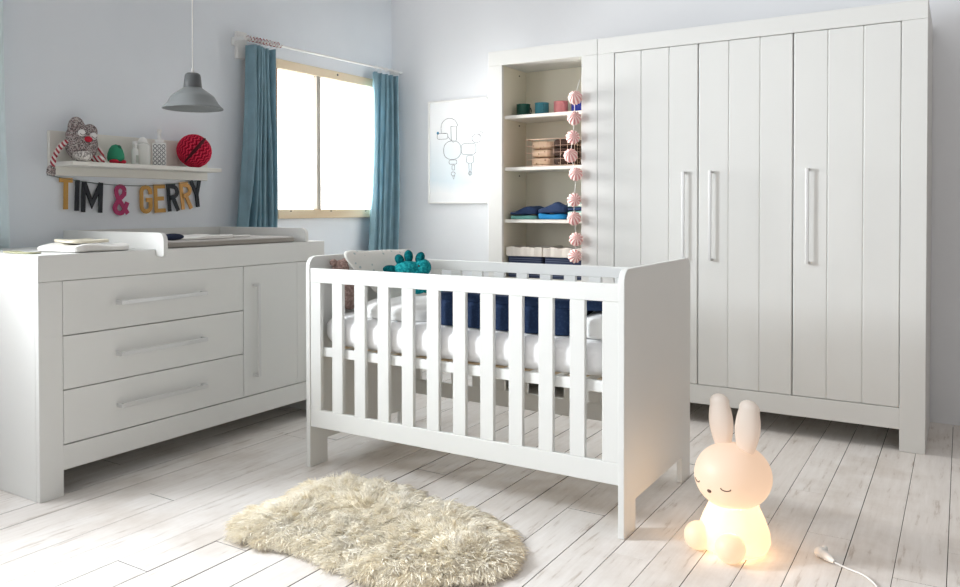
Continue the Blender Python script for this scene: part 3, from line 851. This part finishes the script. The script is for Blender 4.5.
for c_, y, w, mt_, rot in LET:
    y += .005*(-1.80-y)/.83
    g = glyph(c_, y, strz(y+w/2)+.004, w, .150, .0215, rot)
    part('letter', g, mt_, bn)

# ------------------------------------------------------------------ pendant lamp
pl = thing('pendant_lamp', 'grey enamel pendant lamp hanging over the commode', 'lamp', (.65, -2.364, 1.576))
prof = [(.135, 0), (.135, .004), (.126, .011), (.113, .026), (.098, .052), (.094, .058), (.082, .068), (.062, .082), (.046, .093), (.040, .098)]
b = bmesh.new(); lathe(b, prof, 48, (.65, -2.364, 1.576)); o = part('shade', b, 'lamp_grey2', pl)
s = o.modifiers.new('thick', 'SOLIDIFY'); s.thickness = .003; s.offset = -1
b = bmesh.new(); lathe(b, [(.040, .094), (.041, .098), (.036, .150), (.033, .158), (.025, .164), (0, .166)], 40, (.65, -2.364, 1.576)); part('neck', b, 'lamp_grey', pl)
b = bmesh.new(); lathe(b, [(0, .164), (.008, .164), (.006, .186), (0, .188)], 12, (.65, -2.364, 1.576)); part('cord_grip', b, 'white_paint', pl)
part('cord', tube(bmesh.new(), [(.65, -2.364, 1.76), (.651, -2.364, 2.1), (.65, -2.364, WH)], .0028, 6), 'cord_white', pl)
b = bmesh.new(); ell(b, (.65, -2.364, 1.645), (.026, .026, .032)); part('bulb', b, 'felt_white', pl)

# ------------------------------------------------------------------ poster
po = thing('framed_poster', 'white framed line drawing of an abstract animal on the back wall', 'picture', (.594, -.012, 1.153))
px0, px1, pz0, pz1 = .345, .845, 1.153, 1.895
b = bmesh.new()
for a in ((px0, px0+.012, pz0, pz1), (px1-.012, px1, pz0, pz1), (px0+.012, px1-.012, pz0, pz0+.012), (px0+.012, px1-.012, pz1-.012, pz1)):
    box(b, a[0], a[1], -.026, -.002, a[2], a[3], bev=.0015)
part('frame', b, 'white_paint', po)
sh_ = part('print', B(px0+.012, px1-.012, -.012, -.004, pz0+.012, pz1-.012, bev=0), 'paper', po)
b = bmesh.new()
U = lambda u, v: (px0+u*(px1-px0)/285*1.0-0*u, -.0126, pz1-v*(pz1-pz0)/495)
def stroke(pts, closed=False):
    q = [U(p[0]-48, p[1]-55) for p in pts]
    tube(b, q, .0017, 5, closed=closed)
def rrect(cx, cy, w, h, r):
    return arc(cx+w/2-r, cy+h/2-r, r, 0, PI/2, 4)+arc(cx-w/2+r, cy+h/2-r, r, PI/2, PI, 4)+arc(cx-w/2+r, cy-h/2+r, r, PI, 1.5*PI, 4)+arc(cx+w/2-r, cy-h/2+r, r, 1.5*PI, 2*PI, 4)
stroke(arc(150, 182, 40, PI*.95, 2*PI, 12)); stroke([(110, 190), (112, 212), (135, 214)])
stroke(rrect(117, 226, 52, 28, 9), True); stroke([(143, 228), (158, 248), (165, 245)])
stroke([(158, 182), (186, 182), (186, 248), (170, 258), (160, 248), (158, 182)])
stroke(rrect(165, 295, 84, 88, 36), True); stroke(rrect(243, 293, 70, 52, 16), True)
stroke(arc(280, 245, 21, 0, 2*PI, 14)[:-1], True); stroke(arc(300, 222, 9, 0, 2*PI, 10)[:-1], True)
stroke(rrect(168, 352, 38, 20, 8), True); stroke(rrect(250, 342, 34, 36, 10), True)
stroke(rrect(170, 378, 13, 24, 5), True); stroke(arc(169, 408, 10, 0, 2*PI, 10)[:-1], True); stroke([(167, 420), (172, 434), (177, 420)], True)
stroke([(244, 362), (246, 400), (249, 420), (254, 400), (257, 362)], False); stroke(arc(250, 408, 8, 0, 2*PI, 10)[:-1], True)
part('drawing', b, 'ink', po)
b = bmesh.new(); c0 = U(94-48, 210-55); ell(b, (c0[0], -.0125, c0[2]), (.010, .001, .011)); part('blue_dot', b, 'ink_blue', po)

# ------------------------------------------------------------------ crib
cx0, cx1, cy0, cy1, ch_, ct, lw = 1.2467, 2.6867, -2.261, -1.494, .912, .022, .112
cb = thing('crib', 'white slatted baby crib in the middle of the room', 'crib', ((cx0+cx1)/2, (cy0+cy1)/2, 0))
r = .045
poly = [(cy0, 0), (cy0+lw, 0), (cy0+lw, .102), (cy0+lw+.003, .105), (cy1-lw-.003, .105), (cy1-lw, .102), (cy1-lw, 0), (cy1, 0)]
poly += arc(cy1-r, ch_-r, r, 0, PI/2, 7)+arc(cy0+r, ch_-r, r, PI/2, PI, 7)
for a in (cx0, cx1-ct): part('end_panel', prism(bmesh.new(), poly, 'X', a, a+ct, .002), 'lacquer', cb)
st = .0195
for side, ya in (('front', cy0+.004), ('rear', cy1-.004-st)):
    part('top_rail', B(cx0+ct, cx1-ct, ya, ya+st, .8005 if side == 'front' else .814, .8617, bev=.0025, seg=2), 'lacquer', cb)
    part('bottom_rail', B(cx0+ct, cx1-ct, ya, ya+st, .178, .2535, bev=.0025, seg=2), 'lacquer', cb)
    for k in range(12):
        xx = 1.39+.1216*(k-1); w = .0575
        if k == 0: xx, w = cx0+ct+.0003, .0572
        if k == 11: xx, w = cx1-ct-.0593, .059
        part('slat', B(xx, xx+w, ya+.0005, ya+st-.0005, .2536, .8004 if side == 'front' else .8139, bev=.002), 'lacquer', cb)
# adjustable base
for y in (-2.237, -1.537):
    part('base_side_bar', B(cx0+ct+.002, cx1-ct-.002, y, y+.020, .483, .522, bev=.002), 'lacquer', cb)
for i in range(12):
    xx = cx0+.08+i*.112
    part('base_lath', B(xx, xx+.05, -2.2165, -1.5375, .506, .517, bev=.001), 'pale_wood', cb)
for (yy, zz) in ((-2.222, .715), (-2.222, .39), (-2.222, .30), (-1.53, .715)):
    for xq in (cx0+ct,):
        b = bmesh.new(); tube(b, [(xq-.001, yy, zz), (xq+.002, yy, zz)], .006, 10); part('bolt_hole', b, 'dark', cb)

# mattress, bedding and toys in the crib
ms = single('mattress', soft_box(cx0+ct+.004, cx1-ct-.004, -2.232, -1.522, .5235, .658, 9, 22, 0, 0, 3.2), 'sheet', 'white mattress with fitted sheet inside the crib', 'mattress', smooth=True)
def soft_obj(name, bm, mat, label, cat): return single(name, bm, mat, label, cat, smooth=True)
def flat_base(bm, z):
    for v in bm.verts: v.co.z = max(v.co.z, z)
    return bm
soft_obj('pillow', flat_base(soft_box(1.43, 1.835, -2.20, -1.78, .625, .728, 3.4, 16, .004, 4), .659), 'pillow_white', 'flat white baby pillow lying on the mattress', 'pillow')
soft_obj('folded_duvet', flat_base(soft_box(2.485, 2.658, -2.21, -1.60, .63, .757, 4, 14, .006, 12), .659), 'pillow_white', 'white folded duvet at the right end of the mattress', 'duvet')
qb = flat_base(soft_box(1.845, 2.478, -2.20, -1.62, .62, .768, 9, 24, .003, 17), .659)
me = bpy.data.meshes.new('t'); lay2 = soft_box(1.86, 2.63, -2.195, -1.63, .752, .792, 9, 22, .003, 23); lay2.to_mesh(me); lay2.free(); qb.from_mesh(me); bpy.data.meshes.remove(me)
soft_obj('quilt', qb, 'navy', 'dark navy quilt folded on the crib mattress', 'quilt')
# speckled cushion propped in the left end
def outline_cushion(poly, x_at, thick):
    P = spline([(0, p[0], p[1]) for p in poly], 7, True); n = len(P)
    cy = sum(p.y for p in P)/n; cz = sum(p.z for p in P)/n
    bm = bmesh.new(); ringsF, ringsB = [], []
    for s in (1, .97, .88, .72, .5, .25):
        t = thick*(1-s**3.2)**.5
        for R_, sg in ((ringsF, 1), (ringsB, -1)):
            if s == 1 and sg == -1: R_.append(ringsF[0]); continue
            R_.append([bm.verts.new((x_at(cz+(p.z-cz)*s)+sg*t, cy+(p.y-cy)*s, cz+(p.z-cz)*s)) for p in P])
    for R_, sg in ((ringsF, 1), (ringsB, -1)):
        for A, Bq in zip(R_, R_[1:]):
            for i in range(n):
                j = (i+1) % n
                f = bm.faces.new((A[i], A[j], Bq[j], Bq[i]) if sg > 0 else (A[j], A[i], Bq[i], Bq[j]))
        c = bm.verts.new((x_at(cz)+sg*thick, cy, cz)); A = R_[-1]
        for i in range(n):
            j = (i+1) % n; bm.faces.new((A[i], A[j], c) if sg > 0 else (A[j], A[i], c))
    bmesh.ops.recalc_face_normals(bm, faces=bm.faces[:])
    return bm
soft_obj('cushion', outline_cushion([(-2.125, .922), (-1.95, .925), (-1.70, .915), (-1.56, .86), (-1.535, .76), (-1.56, .685), (-1.72, .668), (-1.91, .70), (-2.035, .80)], lambda z: 1.345+.085*(.92-z)/.26, .034), 'cushion', 'white speckled cushion propped against the left crib end', 'cushion')
# dusty pink plush
pp = thing('plush_bear', 'dusty pink knitted plush bear half hidden behind the speckled cushion', 'plush toy', (1.305, -2.05, .66))
b = bmesh.new(); ell(b, (1.306, -2.035, .737), (.033, .075, .078)); ell(b, (1.300, -2.095, .845), (.028, .052, .046))
o = part('body', b, 'dusty', pp); remesh(o, .006, 4)
for dy in (-.045, .03):
    b = bmesh.new(); ell(b, (1.298, -2.095+dy, .880), (.014, .02, .016)); part('ear', b, 'dusty', pp, smooth=True)
b = bmesh.new(); ell(b, (1.325, -2.0, .712), (.024, .05, .026), 3, Matrix.Rotation(-.5, 3, 'X')); part('arm', b, 'dusty', pp, smooth=True)
# teal crochet creature
tc = thing('crochet_toy', 'teal crochet toy animal with back spikes lying on the white pillow', 'plush toy', (1.52, -1.86, .73))
b = bmesh.new()
O = Vector((1.535, -1.885, .846)); K_ = .74
rt = Vector((.83, .55, 0)).normalized(); up = Vector((0, 0, 1)); fw = Vector((.5, -.8, 0)).normalized()
def Q(u, v, w=0): return O+(rt*u+up*v+fw*w)*K_
def KK(*r): return tuple(q*K_ for q in r)
RZ = Matrix.Rotation(.58, 3, 'Z')
ell(b, Q(-.02, .0), KK(.085, .062, .050), 3, RZ); ell(b, Q(.072, .008), KK(.054, .05, .054), 3); ell(b, Q(.03, -.06, .01), KK(.06, .055, .07), 3)
ell(b, Q(.04, -.115, .02), KK(.062, .05, .040), 3)
o = part('body', b, 'teal_knit', tc); remesh(o, .005, 4)
for u, v, du, dv, ln in ((-.125, -.005, -1, .05, .050), (-.07, .055, -.45, .9, .038), (-.015, .075, -.05, 1, .042), (.055, .066, .35, .8, .040)):
    b = bmesh.new(); ax = (rt*du+up*dv).normalized()
    R = Vector((0, 0, 1)).rotation_difference(ax).to_matrix()
    ell(b, Q(u, v), KK(.030, .024, ln*.95), 3, R); part('spike', b, 'teal_dark', tc, smooth=True)
b = bmesh.new(); ell(b, Q(.05, .02, .046), (.0045, .0045, .0045), 2); part('eye', b, 'dark', tc, smooth=True)
for u, v in ((.11, -.125), (.225, -.130)):
    b = bmesh.new(); ell(b, Q(u, v, .02), (.045, .030, .018), 3, Matrix.Rotation(.3, 3, 'Z')); part('foot', b, 'teal_knit2', tc, smooth=True)

# ------------------------------------------------------------------ sheepskin rug
def build_rug():
    OUT = [(1.465, -2.88), (1.558, -2.955), (1.653, -2.962), (1.78, -2.93), (1.896, -2.928), (2.007, -2.967), (2.06, -2.925), (2.119, -2.968), (2.219, -2.966), (2.337, -2.906),
           (2.445, -2.802), (2.508, -2.702), (2.479, -2.581), (2.379, -2.462), (2.229, -2.364), (2.077, -2.355), (1.937, -2.335), (1.808, -2.285), (1.704, -2.305), (1.572, -2.335),
           (1.489, -2.325), (1.442, -2.449), (1.452, -2.625), (1.439, -2.764)]
    pl_ = [(p.x, p.y) for p in spline([(a, b, 0) for a, b in OUT], 5, True)]
    P = np.array(pl_); cen = P.mean(0); P = cen+(P-cen)*.915
    Q_ = np.roll(P, -1, 0)
    def inside(pt):
        x, y = pt[:, 0:1], pt[:, 1:2]
        c = ((P[:, 1] > y) != (Q_[:, 1] > y)) & (x < (Q_[:, 0]-P[:, 0])*(y-P[:, 1])/(Q_[:, 1]-P[:, 1]+1e-12)+P[:, 0])
        return c.sum(1) % 2 == 1
    def edge(pt):
        d = Q_-P; L2 = (d**2).sum(1)
        w = pt[:, None, :]-P[None]; t = np.clip((w*d).sum(2)/L2, 0, 1)
        v = w-t[..., None]*d; dd = np.sqrt((v**2).sum(2)); k = dd.argmin(1)
        return dd[np.arange(len(pt)), k], -v[np.arange(len(pt)), k]/(dd[np.arange(len(pt)), k][:, None]+1e-9)
    N = 72000
    lo, hi = P.min(0), P.max(0)
    pts = lo+(hi-lo)*rng.random((int(N*2.2), 2)); pts = pts[inside(pts)][:N]; N = len(pts)
    ed, od = edge(pts)
    h0 = .012+.022*np.clip(ed/.14, 0, 1)**.7
    # low frequency comb directions
    def lf(s, ph): return np.sin(pts[:, 0]*s+ph)+np.sin(pts[:, 1]*s*1.13+ph*2)+np.sin((pts[:, 0]+pts[:, 1])*s*.7+ph*3)
    th = 1.2*lf(7, .4)+.5*lf(23, 1.7)
    clump = .5*lf(60, 2.2)
    comb = np.stack([np.cos(th), np.sin(th)], 1)*.55
    out = od*np.clip(1-ed/.13, 0, 1)[:, None]*1.35+od*.25
    dirs = out+comb*.8+rng.normal(0, .26, (N, 2))
    dirs[:, 1] -= .25
    up_ = .55+.35*np.clip(ed/.2, 0, 1)+rng.normal(0, .12, N)
    ln = (.038+.020*rng.random(N))*(1+.25*np.clip(1-ed/.1, 0, 1))
    wid = .0013+.0014*rng.random(N)
    curl = rng.normal(0, .6, N)
    nc = 1500
    ci = rng.choice(N, nc, replace=False); cpts = pts[ci]
    near = np.empty(N, int)
    for a in range(0, N, 4000):
        d2 = ((pts[a:a+4000, None, :]-cpts[None])**2).sum(2); near[a:a+4000] = d2.argmin(1)
    cd = dirs[ci]+rng.normal(0, .30, (nc, 2)); cl = .75+.55*rng.random(nc); ctone = rng.normal(0, .06, nc)
    to_c = (cpts[near]-pts)*16
    dirs = dirs*.55+cd[near]*.42+to_c*.40
    ln = ln*cl[near]
    K = 4
    V = np.zeros((N, K*3+1, 3)); T = np.zeros((N, K*3+1))
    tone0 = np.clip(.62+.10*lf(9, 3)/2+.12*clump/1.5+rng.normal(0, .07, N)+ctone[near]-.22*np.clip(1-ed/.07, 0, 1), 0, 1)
    pos = np.concatenate([pts, h0[:, None]-.006], 1)
    d = np.concatenate([dirs*.75, up_[:, None]], 1); d /= np.linalg.norm(d, axis=1)[:, None]
    for k in range(K+1):
        a = np.cross(d, np.tile([0, 0, 1.], (N, 1))); a /= np.linalg.norm(a, axis=1)[:, None]+1e-9; b_ = np.cross(d, a)
        ww = wid*(1-.72*(k/K)**1.3)
        if k < K:
            for j in range(3):
                an = 2*PI*j/3
                V[:, k*3+j] = pos+a*(ww*math.cos(an))[:, None]+b_*(ww*math.sin(an))[:, None]
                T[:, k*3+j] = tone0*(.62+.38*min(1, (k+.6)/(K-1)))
        else:
            V[:, K*3] = pos; T[:, K*3] = np.clip(tone0*1.05, 0, 1)
        pos = pos+d*(ln/K)[:, None]
        nd = d.copy(); nd[:, :2] += dirs*.16; nd[:, 2] -= .30
        nd[:, 0] += -d[:, 1]*curl*.6; nd[:, 1] += d[:, 0]*curl*.6
        d = nd/np.linalg.norm(nd, axis=1)[:, None]
        low = pos[:, 2] < .006; d[low, 2] = np.abs(d[low, 2])*.2
        pos[:, 2] = np.maximum(pos[:, 2], .004)
    nv = K*3+1
    F = []
    base = np.arange(N)*nv
    quads = []
    for k in range(K-1):
        for j in range(3):
            j2 = (j+1) % 3
            quads.append(np.stack([base+k*3+j, base+k*3+j2, base+(k+1)*3+j2, base+(k+1)*3+j], 1))
    tris = [np.stack([base+(K-1)*3+j, base+(K-1)*3+(j+1) % 3, base+K*3], 1) for j in range(3)]
    faces = np.concatenate(quads).tolist()+np.concatenate(tris).tolist()
    verts = V.reshape(-1, 3); tones = T.reshape(-1)
    # hide (skin) below the wool
    nb = len(P); off = len(verts)
    rings = []; ex = []; et = []
    for s, z in ((1.0, .0015), (1.0, .008), (.93, .016), (.8, .028), (.5, .032), (.0, .032)):
        if s > 0:
            rings.append(list(range(off+len(ex), off+len(ex)+nb)))
            for p in P: q = cen+(p-cen)*s; ex.append((q[0], q[1], z)); et.append(.6)
        else:
            rings.append([off+len(ex)]); ex.append((cen[0], cen[1], z)); et.append(.6)
    for A, Bq in zip(rings, rings[1:]):
        for i in range(nb):
            j = (i+1) % nb
            faces.append([A[i], A[j], Bq[j], Bq[i]] if len(Bq) > 1 else [A[i], A[j], Bq[0]])
    verts = np.concatenate([verts, np.array(ex)]); tones = np.concatenate([tones, np.array(et)])
    basept = np.array([cen[0], cen[1], 0])
    me = bpy.data.meshes.new('sheepskin_rug'); me.from_pydata((verts-basept).tolist(), [], faces)
    at = me.attributes.new('tone', 'FLOAT', 'POINT'); at.data.foreach_set('value', tones.astype(np.float32))
    me.polygons.foreach_set('use_smooth', np.ones(len(me.polygons), dtype=bool)); me.update()
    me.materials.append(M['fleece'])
    o = bpy.data.objects.new('sheepskin_rug', me); C.objects.link(o); o.location = basept
    o['label'] = 'fluffy cream sheepskin rug on the floor in front of the crib'; o['category'] = 'rug'
build_rug()

# ------------------------------------------------------------------ glowing rabbit night light
LP = (3.016, -2.135, 0)
nl = thing('rabbit_night_light', 'glowing white rabbit shaped night light on the floor beside the crib', 'night light', LP, math.radians(-24), world=False)
g_body = glow_mat('warm_glow_body', (1, .80, .46), (1, .68, .38), (1, .62, .36), .98, .64, .03, .15, .085)
g_head = glow_mat('warm_glow_head', (1, .66, .40), (1, .64, .40), (.95, .62, .41), .66, .49, .10, .27, .085)
g_ear = glow_mat('warm_glow_ear', (.95, .62, .42), (.85, .64, .50), (.78, .64, .54), .42, .24, .25, .42, .085)
b = bmesh.new()
lathe(b, [(0, .0), (.085, .0), (.106, .012), (.115, .035), (.112, .065), (.098, .105), (.082, .14), (.07, .17), (0, .18)], 48)
part('body', b, g_body, nl)
b = bmesh.new(); lathe(b, [(.0, -.104)]+[(.122*math.sin(t)**.9, -.104*math.cos(t)) for t in np.linspace(.12, PI-.12, 26)]+[(0, .104)], 56, (0, -.005, .243))
part('head', b, g_head, nl)
for s in (-1, 1):
    b = bmesh.new(); R = Matrix.Rotation(s*.10, 3, 'Y')
    lathe(b, [(0, -.015), (.024, -.01)]+[(.024+.018*math.sin(PI*min(1, t*1.0))**1.0*(1), .19*t) for t in np.linspace(.02, .82, 14)]+[(.0345, .168), (.028, .180), (.017, .189), (0, .193)], 28)
    for v in b.verts: v.co = R @ Vector((v.co.x*1.06, v.co.y*.62, v.co.z*.93))+Vector((s*.043, .0, .322))
    part('ear', b, g_ear, nl)
    b = bmesh.new(); ell(b, (s*.062, -.098, .046), (.046, .048, .046), 4); part('foot', b, g_body, nl, smooth=True)
# a plain sleepy face: two closed lids and a small round nose
def on_head(u, v):                 # u,v on the front of the head
    n_ = max(0, 1-(u/.122)**2-((v-.243)/.104)**2)
    return Vector((u, -.005-.1215*math.sqrt(n_)-.0005, v))
for s in (-1, 1):
    b = bmesh.new(); tube(b, [on_head(s*.055+.014*math.cos(t), .236-.008*math.sin(t)) for t in np.linspace(0, PI, 9)], .0019, 6)
    part('closed_eye', b, 'face', nl)
b = bmesh.new(); ell(b, on_head(0, .215), (.008, .004, .006), 3); part('nose', b, 'face', nl, smooth=True)

pt = bpy.data.lights.new('night_light_bulb', 'POINT'); pt.energy = 6.5; pt.color = (1, .62, .32); pt.shadow_soft_size = .035
po_ = bpy.data.objects.new('night_light_bulb', pt); C.objects.link(po_); po_.location = (LP[0], LP[1], .10)
# lamp cable with its white plug
cd = thing('power_cable', 'thin white cable with a white plug lying on the right of the floor', 'cable', (3.36, -2.1, 0))
b = bmesh.new()
ell(b, (3.268, -2.052, .016), (.020, .022, .016), 3); tube(b, [(3.268, -2.052, .016), (3.296, -2.080, .014), (3.312, -2.092, .010)], .012, 12, taper=[.016, .012, .006])
ell(b, (3.276, -2.030, .020), (.010, .012, .012), 3)
part('plug', b, 'cord_white', cd, smooth=True)
part('cord', tube(bmesh.new(), spline([(3.309, -2.09, .009), (3.35, -2.105, .004), (3.402, -2.133, .004), (3.438, -2.19, .004), (3.45, -2.27, .004), (3.47, -2.5, .004)], 8), .003, 6), 'cord_white', cd)

# ------------------------------------------------------------------ light
w = bpy.data.worlds.new('World'); scene.world = w; w.use_nodes = True
bg = w.node_tree.nodes['Background']; bg.inputs['Color'].default_value = (1, .997, .99, 1); bg.inputs['Strength'].default_value = 1
nt = w.node_tree
tc_ = nt.nodes.new('ShaderNodeTexCoord'); dt = nt.nodes.new('ShaderNodeVectorMath'); dt.operation = 'DOT_PRODUCT'
dt.inputs[1].default_value = tuple(Vector((-.80, -.30, .52)).normalized())
nt.links.new(tc_.outputs['Generated'], dt.inputs[0])
mr_ = nt.nodes.new('ShaderNodeMapRange'); mr_.inputs['From Min'].default_value = -.35; mr_.inputs['From Max'].default_value = .9
mr_.inputs['To Min'].default_value = .15; mr_.inputs['To Max'].default_value = .94
nt.links.new(dt.outputs['Value'], mr_.inputs['Value']); nt.links.new(mr_.outputs[0], bg.inputs['Strength'])

def window_light(name, w, energy, spread, col, aim=(1, 0, 0)):
    a = bpy.data.lights.new(name, 'AREA'); a.shape = 'RECTANGLE'; a.size = (w[1]-w[0])*.94; a.size_y = (w[3]-w[2])*.94
    a.energy = energy; a.color = col; a.spread = math.radians(spread)
    o = bpy.data.objects.new(name, a); C.objects.link(o); o.location = (.03, (w[0]+w[1])/2, (w[2]+w[3])/2)
    z = -Vector(aim).normalized(); x = Vector((0, 0, 1)).cross(z).normalized(); y = z.cross(x)
    o.rotation_euler = Matrix((x, y, z)).transposed().to_euler()
window_light('window_daylight', (-1.19, -.85, W1[2], W1[3]), 14, 80, (1, .985, .96))
window_light('window_daylight', (-.80, -.21, W1[2], W1[3]), 9, 90, (1, .985, .96))
window_light('window_daylight', (-4.05, -3.6, 1.40, 2.0), 70, 135, (.90, .955, 1))

# ------------------------------------------------------------------ camera (fitted to the photograph)
cam = bpy.data.cameras.new('Camera'); co = bpy.data.objects.new('Camera', cam); C.objects.link(co)
ya, pi_, ro = 0.561574533681224, -0.015086448837165279, -0.0013053343505329054
fwd = Vector((-math.sin(ya)*math.cos(pi_), math.cos(ya)*math.cos(pi_), math.sin(pi_)))
rgt = Vector((math.cos(ya), math.sin(ya), 0)); upv = rgt.cross(fwd)
r2_ = math.cos(ro)*rgt+math.sin(ro)*upv; u2_ = -math.sin(ro)*rgt+math.cos(ro)*upv
mat = Matrix((r2_, u2_, -fwd)).transposed().to_4x4(); mat.translation = Vector((3.6431881, -4.8071113, 1.1177392))
co.matrix_world = mat
cam.sensor_fit = 'HORIZONTAL'; cam.sensor_width = 36; cam.lens = 795.7261643/960*36
cam.shift_x = (480-461.42491596)/960; cam.shift_y = (220.48922117-293.5)/960
cam.clip_start = .05
scene.camera = co
scene.view_settings.view_transform = 'Standard'
scene.view_settings.look = 'None'
scene.view_settings.exposure = 0.30
scene.view_settings.gamma = 1.0
scene.cycles.use_denoising = True
scene.cycles.max_bounces = 16; scene.cycles.diffuse_bounces = 9
